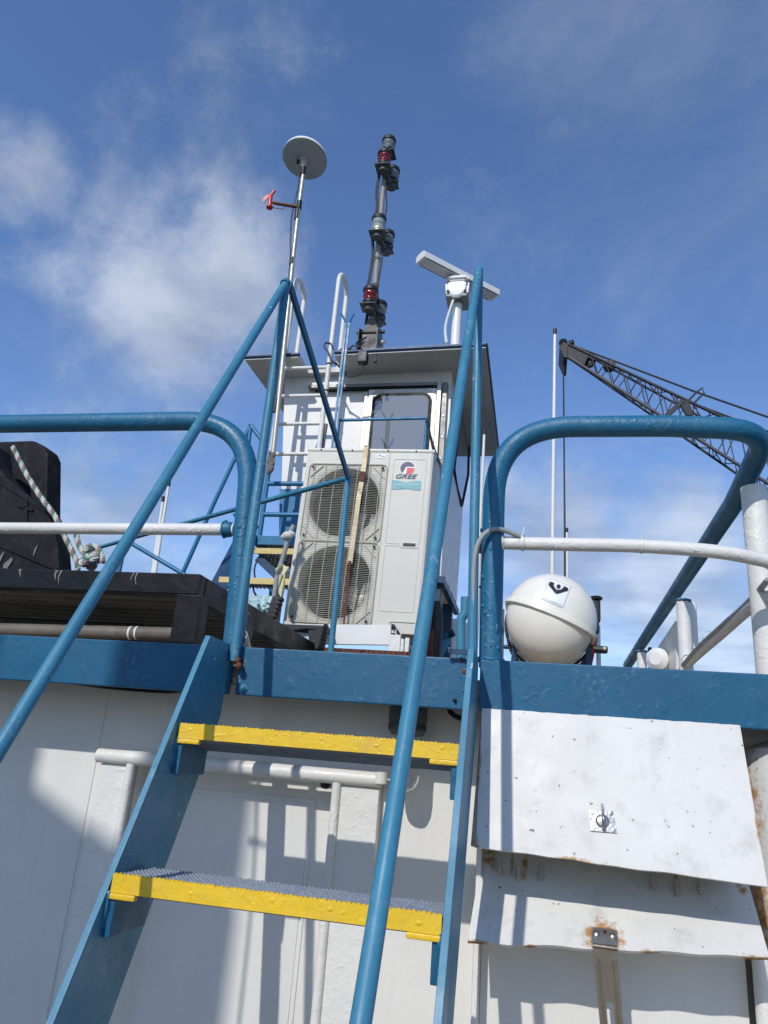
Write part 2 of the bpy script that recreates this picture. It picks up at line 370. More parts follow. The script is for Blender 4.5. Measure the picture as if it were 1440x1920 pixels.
def smoothpath(pts, n=8):                            # Catmull-Rom through the points
    pts = [Vector(p) for p in pts]; q = [pts[0] * 2 - pts[1]] + pts + [pts[-1] * 2 - pts[-2]]; out = []
    for i in range(1, len(q) - 2):
        for k in range(n):
            t = k / n; a, b, c, d = q[i - 1], q[i], q[i + 1], q[i + 2]
            out.append(0.5 * ((2 * b) + (c - a) * t + (2 * a - 5 * b + 4 * c - d) * t * t + (3 * b - a - 3 * c + d) * t ** 3))
    out.append(pts[-1]); return out
V = Vector
DECK = 0.215
YF, YW = 1.82, 2.04

# ------------------------------------------------------------------ setting: water, decks
m = MB(); m.raw([(-9000, -9000, -3.2), (9000, -9000, -3.2), (9000, 9000, -3.2), (-9000, 9000, -3.2)], [[0, 1, 2, 3]])
tag(m.build('water', 'water', smooth=False), kind='structure')
m = MB(); m.box((-4.9, -6.4, -1.75), (1.9, 9.5, -1.55)); tag(m.build('main_deck', 'deck_paint'), kind='structure')
m = MB(); m.box((-4.6, 1.845, DECK - 0.03), (0.72, 9.3, DECK)); tag(m.build('upper_deck', 'deck_paint'), kind='structure')
m = MB(); m.box((-5.0, -6.5, -3.6), (2.0, 9.6, -1.752), 0.1); tag(m.build('hull', 'blue_navy'), 'dark blue hull of the work boat under the main deck', 'hull')

# ------------------------------------------------------------------ white bulkhead below the deck edge, with its door
DX0, DX1, DZ = P(246, 1440, 2.0).x, P(627, 1470, 2.0).x, -0.045
wall = thing('bulkhead_wall', 'white painted steel bulkhead wall below the blue deck edge, around the door', 'wall', (-2.0, YW, -1.55))
m = MB(); m.box((-4.5, YW, -1.55), (DX0, 2.12, DECK - 0.031)); m.box((DX1, YW, -1.55), (0.95, 2.12, DECK - 0.031)); m.box((DX0, YW, DZ + 0.02), (DX1, 2.12, DECK - 0.031))
m.build('plating', 'white_wall', wall)
m = MB(); m.tube([(P(165, 1500, YW).x, YW - 0.001, DECK - 0.04), (P(165, 1500, YW).x + 0.01, YW - 0.001, -1.5)], 0.0018, 6); m.build('weld_seam', 'white_wall', wall)

door = thing('bulkhead_door', 'white steel door under the header pipe, crossed by ladder shadows', 'door', ((DX0 + DX1) / 2, 2.06, -1.55))
m = MB(); m.box((DX0 - 0.02, 2.09, -1.54), (DX1 + 0.02, 2.118, DZ + 0.03)); m.build('leaf', 'white_wall', door)
gx1 = P(593, 1492, 2.09).x; gz = P(450, 1485, 2.09).z
m = MB(); m.box((DX0 + 0.07, 2.086, -1.40), (gx1, 2.092, gz), 0.003)
for s in (0.006,): m.box((DX0 + 0.085, 2.0835, -1.385), (gx1 - 0.012, 2.087, gz - 0.012), 0.0025)
m.build('raised_panel', 'white_wall', door)
frame = thing('door_frame', 'lumpy white door frame of pipe header and flat jambs around the bulkhead door', 'door frame', ((DX0 + DX1) / 2, YW, -1.55))
h0, h1 = P(183, 1416, 2.0), P(716, 1441, 2.0); h1.z = h0.z
m = MB(); m.tube([h0 + V((0, .005, 0)), h0.lerp(h1, .33) + V((0, .005, .002)), h0.lerp(h1, .66) + V((0, .005, 0)), h1 + V((0, .005, 0))], 0.0195, 16); m.build('header', 'white_trim', frame)
jz = h0.z - 0.019
for xp, xo in ((DX0 - 0.004, P(172, 1500, 2.0).x), (DX1 + 0.006, P(712, 1470, 2.0).x)):
    m = MB(); m.box((min(xp, xo), 2.005, -1.55), (max(xp, xo), YW - 0.0005, jz), 0.006); m.build('jamb', 'white_trim', frame)
    m = MB(); m.tube([(xp, 2.003, jz + 0.004), (xp + 0.002, 2.003, -0.5), (xp, 2.003, -1.55)], 0.0125, 12); m.build('edge_bar', 'white_trim', frame)
m = MB(); p = P(614, 1472, 2.05); m.lathe([(0.010, 0), (0.010, 0.022), (0.006, 0.026)], p, (0, -1, 0), 12); m.ball(p + V((-.004, -.026, 0)), .009); m.build('stop_pin', 'black', frame)
m = MB(); q = P(706, 1455, 2.0)
m.lathe([(0.0, 0), (0.018, 0.002), (0.018, 0.03), (0.0, 0.032)], q + V((0.012, 0.0, -0.02)), (0, 0, 1), 14); m.build('weld_boss', 'white_trim', frame)

# lamp with a glass jar under the deck edge
lp = P(765, 1345, 1.945)
lamp = thing('bulkhead_lamp', 'grey deck lamp with a clear glass jar hanging below the middle blue beam', 'lamp', (lp.x, lp.y, DECK - 0.03))
m = MB(); m.lathe([(0.030, 0.150), (0.046, 0.149), (0.050, 0.10), (0.050, 0.035), (0.047, 0.030), (0.050, 0.025), (0.050, 0.012), (0.040, 0.0)], V((lp.x, lp.y, lp.z - 0.045)), (0, 0, 1), 28)
m.build('body', 'lead_grey', lamp)
m = MB(); gb = V((lp.x + 0.004, lp.y, P(775, 1487, 1.945).z)); gt = lp.z - 0.05 - gb.z
m.lathe([(0.0, 0.0), (0.016, 0.002), (0.027, 0.010), (0.034, 0.028), (0.036, 0.05), (0.036, gt), (0.033, gt), (0.033, 0.05), (0.031, 0.030), (0.024, 0.014), (0.014, 0.006), (0.0, 0.0045)], gb, (0, 0, 1), 28, cap=False)
m.build('glass_jar', 'glass_clear', lamp)
m = MB(); m.tube([lp + V((-.055, .02, .04)), lp + V((-.085, .05, .05)), lp + V((-.12, .08, .055))], 0.006, 8); m.build('cable_gland', 'lead_grey', lamp)
m = MB(); m.tube(smoothpath([P(835, 1300, 2.0), P(845, 1335, 1.98), P(868, 1348, 1.97), P(890, 1352, 1.97)]), 0.007, 8)
tag(m.build('wiring', 'black'), 'black wiring loop tucked under the short blue beam beside the deck lamp', 'cable')

# ------------------------------------------------------------------ blue beams along the deck edge
def beam(name, label, x0, x1, wob=0.0):
    t = thing(name, label, 'beam', ((x0 + x1) / 2, YF + 0.01, 0.14), 'blue beams along the deck edge')
    m = MB(); m.box((x0, YF, 0.140), (x1, YF + 0.022, 0.263), 0.004); m.build('plate', 'blue_beam', t)
    m = MB(); m.box((x0 + .01, YF + 0.0225, 0.17), (x1 - .01, YF + 0.05, 0.182)); m.build('backing_angle', 'blue_navy', t)
    return t
beam('deck_edge_beam', 'long blue steel deck edge beam running below the black table', -3.2, P(433, 1250, YF).x)
bm2 = beam('deck_edge_beam', 'short blue beam between the ladder stringers with bolted ends', P(446, 1250, YF).x, P(874, 1280, YF).x)
beam('deck_edge_beam', 'blue steel deck edge beam above the white locker', P(899, 1280, YF).x, 1.0)
for px, py, r in ((457, 1291, 0.010), (853, 1313, 0.004)):
    m = MB(); q = P(px, py, YF); m.lathe([(r * 1.25, 0.0), (r * 1.25, 0.003), (r * .75, 0.004), (r * .7, 0.010), (r * .4, 0.0115)], q, (0, -1, 0), 6 if r > .005 else 12)
    m.build('bolt', 'blue_lumpy' if r > .005 else 'black', bm2)
for i in range(14):                       # weld spatter and flaking paint at the beam ends
    q = P(random.uniform(446, 456) if i % 2 else random.uniform(862, 876), random.uniform(1225, 1310), YF)
    m = MB(); m.ball(q, random.uniform(.003, .006), 7, 5, (1, .5, 1.3)); m.build('paint_blister', 'blue_lumpy' if i % 3 else 'rust', bm2)
m = MB(); m.tube(smoothpath([P(80, 1268, 1.87), P(150, 1281, 1.87), P(230, 1291, 1.87), P(310, 1296, 1.87), P(350, 1292, 1.87)]), 0.0065, 8)
tag(m.build('hose', 'black_steel'), 'thin dark hose sagging below the blue beam under the black table', 'hose')

# ------------------------------------------------------------------ ladder with treads and handrails
XL, XR = -0.788, -0.146
lad = thing('deck_ladder', 'steep blue ladder with yellow edged grating treads and pipe handrails', 'ladder', ((XL + XR) / 2, 0.75, -1.55))
SL = 1.93
prof = [(1.668, 0.264), (1.806, 0.264), (1.800, 0.085), (1.727, -0.055), (1.620, -0.255), (1.492, -0.500), (0.94, -1.549), (0.735, -1.549)]
for x in (XL, XR):
    m = MB(); m.prism([(x - 0.007, y, z) for y, z in prof], (0.014, 0, 0), 0.0015); m.build('stringer', 'blue', lad)
def tread(k):
    y0, z0 = 1.573 - 0.1725 * k, 0.052 - 0.285 * k
    x0, x1 = XL + 0.012, XR - 0.008; dep = 0.128
    t = MB(); n = 70; w = (x1 - x0) / n                      # grating: serrated bearing bars and cross rods
    for b in range(1, 11):
        y = y0 + dep * b / 10; top = []
        for i in range(n):
            xa = x0 + w * i; top += [(xa, y, z0 - .001 + random.uniform(-.001, .001)), (xa + w * .5, y, z0 - .0045)]
        t.prism([(x0, y, z0 - 0.034 - .002 * b)] + top + [(x1, y, z0 - .001), (x1, y, z0 - 0.034 - .002 * b)], (0, 0.004, 0))
    t.box((x0 + .001, y0 + .0065, z0 - .013), (x1 - .001, y0 + dep - .001, z0 - .009))
    for i in range(22):
        x = x0 + (x1 - x0) * (i + .5) / 22; t.box((x - .0025, y0 + .006, z0 - .014), (x + .0025, y0 + dep, z0 - .0045))
    to = t.build('tread', 'grating', lad, smooth=False)
    m = MB(); top = []
    for i in range(n):
        xa = x0 + w * i; jj = random.uniform(-.0007, .0007); top += [(xa, y0, z0 - .0012 + jj), (xa + w * .25, y0, z0 + .0012 + jj), (xa + w * .75, y0, z0 + .0012 + jj)]
    m.prism([(x0, y0, z0 - 0.032)] + top + [(x1, y0, z0 - .002), (x1, y0, z0 - 0.032)], (0, 0.006, 0))
    for xa, xb in ((x0, x0 + .052), (x1 - .060, x1)): m.box((xa, y0 - .003, z0 - 0.043), (xb, y0 + .012, z0 - 0.0325), .003)
    for i in range(5):
        x = x0 + (x1 - x0) * (i + .5) / 5 + random.uniform(-.04, .04); m.ball((x, y0, z0 - random.uniform(.006, .018)), random.uniform(.004, .006), 8, 5, (random.uniform(.9, 1.6), .28, random.uniform(.6, 1)))
    m.build('nosing', 'yellow', to)
    for x, s in ((XL + 0.0075, 1), (XR - 0.0075, -1)):
        m = MB(); m.box((x, y0 + .004, z0 - 0.108), (x + s * .016, y0 + .142, z0 - 0.034), .0025)
        m.box((x, y0 + .004, z0 - 0.0385), (x + s * .045, y0 + .125, z0 - 0.0335), .001); m.build('support_angle', 'blue_beam', lad)
        m = MB(); m.tube(smoothpath([(x, y0 + .003, z0 - .03), (x + s * .002, y0 + .001, z0 - .05), (x, y0 + .003, z0 - .092)], 5), [random.uniform(.003, .0052) for _ in range(11)], 7); m.build('weld', 'blue_lumpy', lad)
for k in range(5): tread(k)
hlT, hlB = P(537, 528, X=XL - .003), P(0, 1402, X=XL - .003)
hrT, hrB = P(898, 506, X=-0.183), P(676, 1920, X=-0.183)
dl = (hlB - hlT).normalized(); dr = (hrB - hrT).normalized()
def to_z(p, d, z): return p + d * ((z - p.z) / d.z)
m = MB(); lb = to_z(hlT, dl, -0.62); m.tube(rounded([hlT + V((0, .004, .0)), hlT + dl * .06, lb, lb + V((0, .30, -.10))], [0, 0, .12, 0]), 0.0124, 18); m.build('handrail', 'blue', lad)
m = MB(); m.ball(hlT, 0.0136, 16, 10); m.build('rail_cap', 'blue', lad)
m = MB(); rb = to_z(hrT, dr, -0.62); m.tube(rounded([hrT, rb, rb + V((.025, .26, -.10))], [0, .12, 0]), 0.0124, 18); m.ball(hrT, 0.0124, 16, 10); m.build('handrail', 'blue', lad)
lpB = P(444, 1243, YF + .0); m = MB(); m.tube([hlT, hlT.lerp(V((lpB.x, YF - .024, lpB.z)), .98), V((lpB.x, YF - .024, lpB.z))], 0.0135, 16); m.build('rail_upright', 'blue', lad)
rpB = P(886, 1236, YF); m = MB(); m.tube([hrT, V((rpB.x, YF - .018, rpB.z))], 0.0128, 16); m.build('rail_upright', 'blue', lad)
m = MB(); q = P(441, 1238, YF - .026); m.ball(q, .014, 9, 6, (1.1, .6, .8)); m.ball(q + V((.012, 0, -.014)), .010, 8, 5); m.build('rust_lump', 'rust', lad)
m = MB(); q = P(866, 1222, YF - .02); m.bar(q + V((-.03, 0, 0)), q + V((.03, 0, -.002)), .006, .012); m.box(q + V((-.034, -.008, -.006)), q + V((-.026, .008, .008)), .002); m.build('pin_clip', 'blue_navy', lad)

# brace, inner post and rail on the upper deck behind the ladder
ir = thing('inner_rail', 'thin blue rail braced to the ladder top, with a post before the air conditioner', 'railing', (-0.79, 2.77, DECK))
b0, b1 = P(543, 533, X=-.79), P(653, 896, X=-.79)
m = MB(); m.bar(b0, b1, .032, .012, (1, 0, 0), .002); m.build('brace', 'blue_beam', ir)
m = MB(); m.tube([b1 + V((0, 0, .006)), V((b1.x, b1.y, .75)), V((b1.x + .002, b1.y, DECK))], 0.0125, 12); m.build('post', 'blue', ir)
m = MB(); e = P(258, 1006, Z=b1.z - .01); m.tube([b1, b1.lerp(e, .5), e, e + V((-.6, .37, 0))], 0.0115, 12); m.build('rail', 'blue', ir)

# ------------------------------------------------------------------ guard rails on the deck edge
YR = 1.853
gl = thing('guard_rail', 'thick blue pipe guard rail with white middle bar, in front of the black table', 'railing', (-1.0, YR, .263), 'guard rails on the deck edge')
a0, a1, a2, a3 = P(0, 795, YR), P(352, 788, YR), P(448, 1100, YR), P(436, 1236, YR)
kx = P(463, 930, YR); corner = kx + (kx - a2) * ((a1.z - .003 - kx.z) / (kx.z - a2.z))
path = rounded([a0 + V((-1.6, 0, .02)), a0, corner, a2, a3 + V((0, 0, -.01))], [0, 0, .225, 0, 0], 14)
m = MB(); m.tube(path, 0.0290, 24); m.build('top_pipe', 'blue_lumpy', gl)
m = MB(); w0, w1 = P(0, 990, YR), P(440, 993, YR); m.tube([w0 + V((-1.6, 0, .01)), w0, w0.lerp(w1, .5), w1], 0.0172, 16); m.build('middle_pipe', 'white_rail', gl)
m = MB(); m.lathe([(.019, 0), (.023, .004), (.022, .022), (.017, .03)], w1 + V((-.034, 0, 0)), (1, 0, 0), 16); m.build('collar', 'blue_lumpy', gl)
for x in (-2.25, -3.1):
    m = MB(); m.tube([(x, YR, a0.z), (x, YR, .26)], .024, 14); m.build('post', 'blue_lumpy', gl)

gr = thing('guard_rail', 'thick blue pipe guard rail with white posts and bar, in front of the life raft', 'railing', (0.2, YR, .263), 'guard rails on the deck edge')
p0, p1 = P(920, 1244, YR), P(921, 1150, YR); top = P(1250, 799, YR)
c1 = V((p1.x - .004, YR, top.z + .004)); tr = P(1320, 803, YR)
back = P(1177, 1247, X=.585); cnr = V((.582, YR + .005, top.z - .012))
path = rounded([p0 + V((0, 0, -.01)), p1, c1, top, cnr, V((.582, 2.25, back.z + .09)), back], [0, 0, .27, 0, .19, 0, 0], 14)
m = MB(); m.tube(path, 0.0290, 24); m.build('top_pipe', 'blue_lumpy', gr)
s0 = P(938, 1018, YR); s1 = P(1200, 1024, YR); s2 = P(1330, 1033, YR)
m = MB(); m.tube(smoothpath([s0, s0.lerp(s1, .5), s1, s2, P(1415, 1047, YR + .012), P(1455, 1062, YR + .03), V((.68, YR + .10, .47)), P(1440, 1118, X=.585), P(1350, 1190, X=.585), P(1280, 1256, X=.585), V((.585, 3.5, .40))]), 0.0172, 16); m.build('middle_pipe', 'white_rail', gr)
m = MB(); m.tube([s0 + V((-.002, 0, -.012)), s0 + V((.008, 0, -.017))], .012, 10); m.build('rust_spot', 'rust', gr)
def rail_y(px, py):           # where the receding top pipe passes under that spot
    q = P(px, py, X=.582); return q
for px, py, r in ((1413, 915, .0335), (1280, 1124, .0265), (1203, 1220, .026)):
    q = rail_y(px, py)
    m = MB(); m.lathe([(r * .86, 0), (r, .012), (r * 1.02, .05), (r, q.z - DECK)], V((q.x, q.y, DECK)), (0, 0, 1), 18); m.build('post', 'white_rail', gr)
for i, (px, py) in enumerate(((1203, 1024),)):
    q = P(px, py, YR); m = MB(); m.lathe([(.0190, -.003), (.0196, 0), (.0190, .003)], q, (1, 0, 0), 16, cap=False); m.bar(q + V((0, -.006, .019)), q + V((.003, .0, .024)), .004, .006); m.build('cable_tie', 'white_rail', gr)
q = P(980, 1018, YR); m = MB(); m.lathe([(.0205, -.004), (.0215, 0), (.0205, .004)], q, (1, 0, 0), 16, cap=False); m.bar(q + V((0, -.02, .015)), q + V((.004, -.02, .036)), .006, .002); m.build('cable_tie', 'white_clean', gr)
# cables lashed to the receding middle bar
cb = thing('cable_run', 'grey cables tied along the white side rail beyond the corner post', 'cable', (.56, 2.0, .4))
m = MB(); m.tube(smoothpath([P(1440, 1088, X=.567), P(1400, 1132, X=.567), P(1345, 1181, X=.567), P(1310, 1213, X=.567), P(1278, 1250, X=.567)]), .008, 8); m.build('cable', 'cable_grey', cb)
for px, py in ((1330, 1196), (1288, 1238)):
    q = P(px, py, X=.58); m = MB(); m.lathe([(.022, -.003), (.023, 0), (.022, .003)], q, (0, 1, -.05), 14, cap=False); m.build('cable_tie', 'white_clean', cb)
# plates on the side rail
sp = thing('weather_board', 'pale flat board fixed to the side rail between two white posts', 'board', (.60, 3.3, DECK))
m = MB(); m.prism([P(1226, 1224, X=.615), P(1266, 1164, X=.615), P(1268, 1262, X=.615), P(1226, 1262, X=.615)], (.012, 0, 0), .001); m.build('plate', 'white_cabin', sp)
sb = thing('side_box', 'small white rounded box behind the second white side post', 'box', (.64, 2.9, .3))
m = MB(); A = P(1296, 1178, X=.63); m.box((A.x - .015, A.y - .04, A.z - .10), (A.x + .02, A.y + .05, A.z + .11), .014); m.build('case', 'white_clean', sb)
m = MB(); m.box((A.x - .01, A.y - .03, A.z - .14), (A.x + .01, A.y + .03, A.z - .10)); m.build('foot', 'steel_dull', sb)
sk = thing('side_fitting', 'small white round fitting with rusty bracket near the far side post', 'fitting', (.60, 3.9, DECK))
q = P(1243, 1240, X=.60); m = MB(); m.lathe([(.04, 0), (.055, .01), (.055, .07), (.03, .09)], q, (-.6, -1, 0), 18); m.build('drum', 'white_clean', sk)
q = P(1219, 1235, X=.60); m = MB(); m.box(q + V((-.008, -.02, -.2)), q + V((.008, .02, .06)), .003); m.build('bracket', 'rust', sk)
m = MB(); m.box(q + V((.012, -.02, -.2)), q + V((.022, .02, .03)), .003); m.build('strip', 'black', sk)

# grey cable clipped round the right post, whip antennas
m = MB(); m.tube(smoothpath([P(884, 1225, 1.80), P(887, 1150, 1.80), P(888, 1075, 1.80), P(893, 1030, 1.80), P(907, 1003, 1.805), P(928, 992, 1.815), P(950, 996, 1.83), P(975, 1006, 1.84)]), .0065, 10)
tag(m.build('conduit', 'cable_grey'), 'grey cable looping from the ladder over the blue post beside the life raft', 'cable')
def whip(label, b, t, r, ferr=None, group=None, cap='black'):
    o = thing('whip_antenna', label, 'antenna', b, group or 'whip antennas')
    b, t = V(b), V(t); m = MB(); m.tube([b, b.lerp(t, .5), t], [r, r * .9, r * .72], 10); m.build('rod', 'white_clean', o)
    m = MB(); m.tube([t, t + (t - b).normalized() * r * 3], r * .9, 10); m.build('tip', cap, o)
    if ferr is not None:
        d = (t - b).normalized(); f = b + d * ferr
        m = MB(); m.tube([f - d * .035, f + d * .02], r * 1.35, 12); m.build('ferrule', 'black', o)
        m = MB(); m.tube([b - d * .02, f - d * .03], r * 1.6, 12); m.build('base', 'white_clean', o)
    return o
qb, qt = P(889, 1236, 2.0), P(908, 815, 2.0); qb.z = max(qb.z, DECK)
whip('white whip antenna with black ferrule against the blue post beside the life raft', qb, qt, .0055, .325)
qb, qt = P(1035, 1100, 5.9), P(1040.5, 627, 5.9); qb = qt.lerp(qb, 1.5); qb.z = DECK
whip('tall thin white whip antenna rising behind the life raft', qb, qt, .019)
qb, qt = P(1065, 1100, 5.8), P(1063, 998, 5.8); qb.z = DECK
wa = whip('short white rod antenna beside the tall one behind the life raft', qb, qt, .012)
for (x0, y0), (x1, y1) in (((290, 1078), (316, 912)), ((286, 1078), (305, 941))):
    qb, qt = P(x0, y0, 7.0), P(x1, y1, 7.0); d = qt - qb; qb = qb - d * .45
    qb.z = max(qb.z, DECK)
    whip('taller of two white rod antennas beyond the black table' if x1 > 310 else 'shorter of two white rod antennas beyond the black table', qb, qt, .021)

# ------------------------------------------------------------------ white locker under the right beam
lk = thing('locker', 'white painted steel locker with two rust edged flaps and a steel hasp', 'locker', (.16, 1.95, -1.55))
m = MB(); m.box((-.118, 1.935, -1.55), (.448, YW - .001, .139)); m.build('case', 'white_wall', lk)
m = MB(); m.box((-.132, 1.86, -1.55), (-.119, YW - .002, -.16), .004); m.build('side_plate', 'white_trim', lk)
LTL, LTR = V((P(904, 1338, 1.814).x, 1.8135, .1425)), V((P(1386, 1366, 1.814).x, 1.8135, .1425))
LBL, LBR = P(893, 1590, 1.722), P(1437, 1664, 1.715)
nrm = (LBL - LTL).cross(LTR - LTL).normalized()
if nrm.y > 0: nrm = -nrm
def sheet(q, th, nu=60, nv=12, amp=.0015, edge=.003, seed=0.0):
    # a plate with slightly dented face and ragged lower edge; q = TL, TR, BR, BL
    TL, TR, BR, BL = q; n_ = (BL - TL).cross(TR - TL).normalized()
    if n_.y > 0: n_ = -n_
    vs = []; fs = []
    for s in (1, 0):
        for j in range(nv + 1):
            for i in range(nu + 1):
                u, v = i / nu, j / nv
                p = TL.lerp(TR, u).lerp(BL.lerp(BR, u), v)
                k = noise.noise(V((u * 5 + seed, v * 4, 1.3 + seed)))
                p = p + n_ * (k * amp + (th if s else 0))
                if j == nv: p = p + (BL - TL).normalized() * (noise.noise(V((u * 8 + seed, 3.1, seed))) * edge)
                if j == 0: p = p + (BL - TL).normalized() * (noise.noise(V((u * 23 + seed, 9.1, seed))) * edge * .45 + noise.noise(V((u * 70 + seed, 2.1, seed))) * edge * .35)
                vs.append(p)
    W = nu + 1; H = W * (nv + 1)
    for j in range(nv):
        for i in range(nu):
            a = j * W + i; fs += [[a, a + 1, a + W + 1, a + W], [H + a, H + a + W, H + a + W + 1, H + a + 1]]
    for i in range(nu): fs += [[i, H + i, H + i + 1, i + 1], [nv * W + i, nv * W + i + 1, H + nv * W + i + 1, H + nv * W + i]]
    for j in range(nv): fs += [[j * W, (j + 1) * W, H + (j + 1) * W, H + j * W], [j * W + nu, H + j * W + nu, H + (j + 1) * W + nu, (j + 1) * W + nu]]
    return MB().raw(vs, fs)
def cut_corner(q): return q
o = sheet((LTL, LTR, LBR, LBL), .009, edge=.003, amp=.0008).build('upper_flap', 'white_box', lk, sharp=30)
m = MB(); m.prism([LTL + V((-.001, .003, 0)), LBL + V((-.001, .003, .0)), LBL + V((-.013, .012, .002)), V((LTL.x - .004, YW - .01, LBL.z + .01)), V((LTL.x - .002, YW - .01, .13))], (.008, 0, 0)); m.build('cheek', 'white_rusty', lk)
m = MB(); m.prism([LTR + V((-.008, .004, 0)), LBR + V((-.012, .004, 0)), V((LBR.x - .03, 1.934, LBR.z + .01)), V((LTR.x - .008, 1.934, .13))], (.006, 0, 0)); m.build('cheek', 'white_rusty', lk)
FTL, FTR = P(906, 1590, 1.925), P(1398, 1646, 1.925); FBL, FBR = P(877, 1770, 1.765), P(1442, 1801, 1.760)
o2 = sheet((FTL, FTR, FBR, FBL), .008, edge=.0045, amp=.002, seed=4.2).build('lower_flap', 'white_box_low' if 'white_box_low' in MATS else 'white_box', lk, sharp=30)
m = MB(); m.box((FTL.x, 1.922, FTL.z - .004), (FTR.x, 1.935, FTL.z + .004)); m.build('flap_shelf', 'white_rusty', lk)
for px, py in ((937, 1624), (973, 1633), (1014, 1632), (1224, 1650), (1268, 1662), (1312, 1658)):
    q = P(px, py, 1.868); m = MB(); m.lathe([(.0055, -.014), (.0055, .004), (.0080, .005), (.0080, .011), (.0045, .012), (.0045, .020)], q + V((0, -.004, 0)), (0, -.35, -1), 8); m.build('stud', 'alu', lk)
# staple plate and padlock eye on the upper flap
def on_flap(px, py, Y0=1.78):
    d = ray(px, py); t = (LTL.dot(nrm)) / d.dot(nrm); return d * t
c = LTL.lerp(LTR, .463).lerp(LBL.lerp(LBR, .463), .735); ex = (LTR - LTL).normalized(); ey = (LTL - LBL).normalized(); up_ = nrm * .0075
def fl(u, v, h=0.0): return c + ex * u + ey * v + nrm * (.0095 + h)
st = MB(); st.prism([fl(-.026, .021), fl(.022, .023), fl(.028, -.021), fl(-.026, -.022)], nrm * .003, .0006); sto = st.build('staple_plate', 'steel', lk)
m = MB(); m.tube(smoothpath([fl(0, .014, .003), fl(0, .013, .016), fl(0, 0, .023), fl(0, -.013, .016), fl(0, -.014, .003)], 6), .0034, 10)
m.lathe([(.0150, .002), (.0125, .005), (.010, .006)], fl(0, 0), nrm, 18); m.bar(fl(0, .02, .008), fl(0, .034, .010), .005, .004, nrm); m.build('eye', 'steel', sto)
for u, v in ((-.020, .016), (.018, .018), (.021, -.016), (-.019, -.016)):
    m = MB(); m.lathe([(.0045, .003), (.0045, .0045), (.002, .005)], fl(u, v), nrm, 10); m.build('screw', 'white_clean' if u < 0 else 'steel', sto)
# hasp on the lower flap
def on_low(px, py):
    n2 = (FBL - FTL).cross(FTR - FTL).normalized(); d = ray(px, py); return d * (FTL.dot(n2) / d.dot(n2)), (n2 if n2.y < 0 else -n2)
hc = FTL.lerp(FTR, .473).lerp(FBL.lerp(FBR, .473), .905); n2 = (FBL.lerp(FBR, .47) - FTL.lerp(FTR, .47)).cross(FTR - FTL).normalized(); n2 = n2 if n2.y < 0 else -n2; ey2 = (FTL - FBL).normalized(); ex2 = (FTR - FTL).normalized()
def hl(u, v, h=0.0): return hc + ex2 * u + ey2 * v + n2 * (.0100 + h)
hp = MB(); hp.prism([hl(-.025, .020), hl(.025, .020), hl(.026, -.017), hl(-.026, -.017)], n2 * .003, .0007); hpo = hp.build('hasp_plate', 'steel', lk)
for u in (-.016, .016):
    m = MB(); m.lathe([(.0065, .002), (.0065, .006), (.003, .008)], hl(u, .006), n2, 10); m.build('bolt', 'steel', hpo)
m = MB(); m.lathe([(.0035, .002), (.0035, .004)], hl(0, .012), n2, 10); m.build('hole', 'black', hpo)
m = MB(); m.tube([hl(-.024, -.020, .003), hl(.024, -.020, .003)], .0045, 10); m.build('hinge_pin', 'brass', hpo)
sx0, sx1 = -.0225, .0225; s_t = hl(0, -.020, .003); s_b = P(1147, 1925, s_t.y + .004)
sd = (s_b - s_t); ln = sd.length; sd.normalize(); ss = V((1, 0, 0)); sn = sd.cross(ss).normalized()
if sn.y > 0: sn = -sn
def sp_(u, v): return s_t + ss * u + sd * v
outer = [sp_(-.0225, .004), sp_(.0225, .004), sp_(.0225, ln), sp_(-.0225, ln)]
m = MB()
sl0, sl1 = ln * .70, ln * .985                                        # slotted strap: side rails and ends round the slot
m.prism([sp_(-.0225, .004), sp_(.0225, .004), sp_(.0225, sl0), sp_(-.0225, sl0)], sn * .002, .0004)
m.prism([sp_(-.0225, sl0), sp_(-.007, sl0), sp_(-.007, sl1), sp_(-.0225, sl1)], sn * .002); m.prism([sp_(.007, sl0), sp_(.0225, sl0), sp_(.0225, sl1), sp_(.007, sl1)], sn * .002)
m.prism([sp_(-.0225, sl1), sp_(.0225, sl1), sp_(.0225, ln + .03), sp_(-.0225, ln + .03)], sn * .002)
for u in (-.014, .014): m.tube([sp_(u, .02) + sn * .0015, sp_(u, ln) + sn * .0015], .0022, 6)
m.build('hasp_strap', 'brass', hpo)
m = MB(); q = P(1418, 1800, 1.93); m.tube([V((q.x, 1.90, -.30)), V((q.x + .004, 1.90, -1.5))], .017, 14); m.build('corner_pipe', 'white_rail', lk)
rp = thing('rubbing_post', 'rust stained cream steel post beside the locker, cropped by the frame', 'post', (.60, 2.0, -1.55))
m = MB(); m.lathe([(.125, 0), (.125, 1.52), (.120, 1.60), (.10, 1.655), (.06, 1.675)], V((.592, 1.955, -1.55)), (0, 0, 1), 32); m.build('post', 'white_rusty', rp)
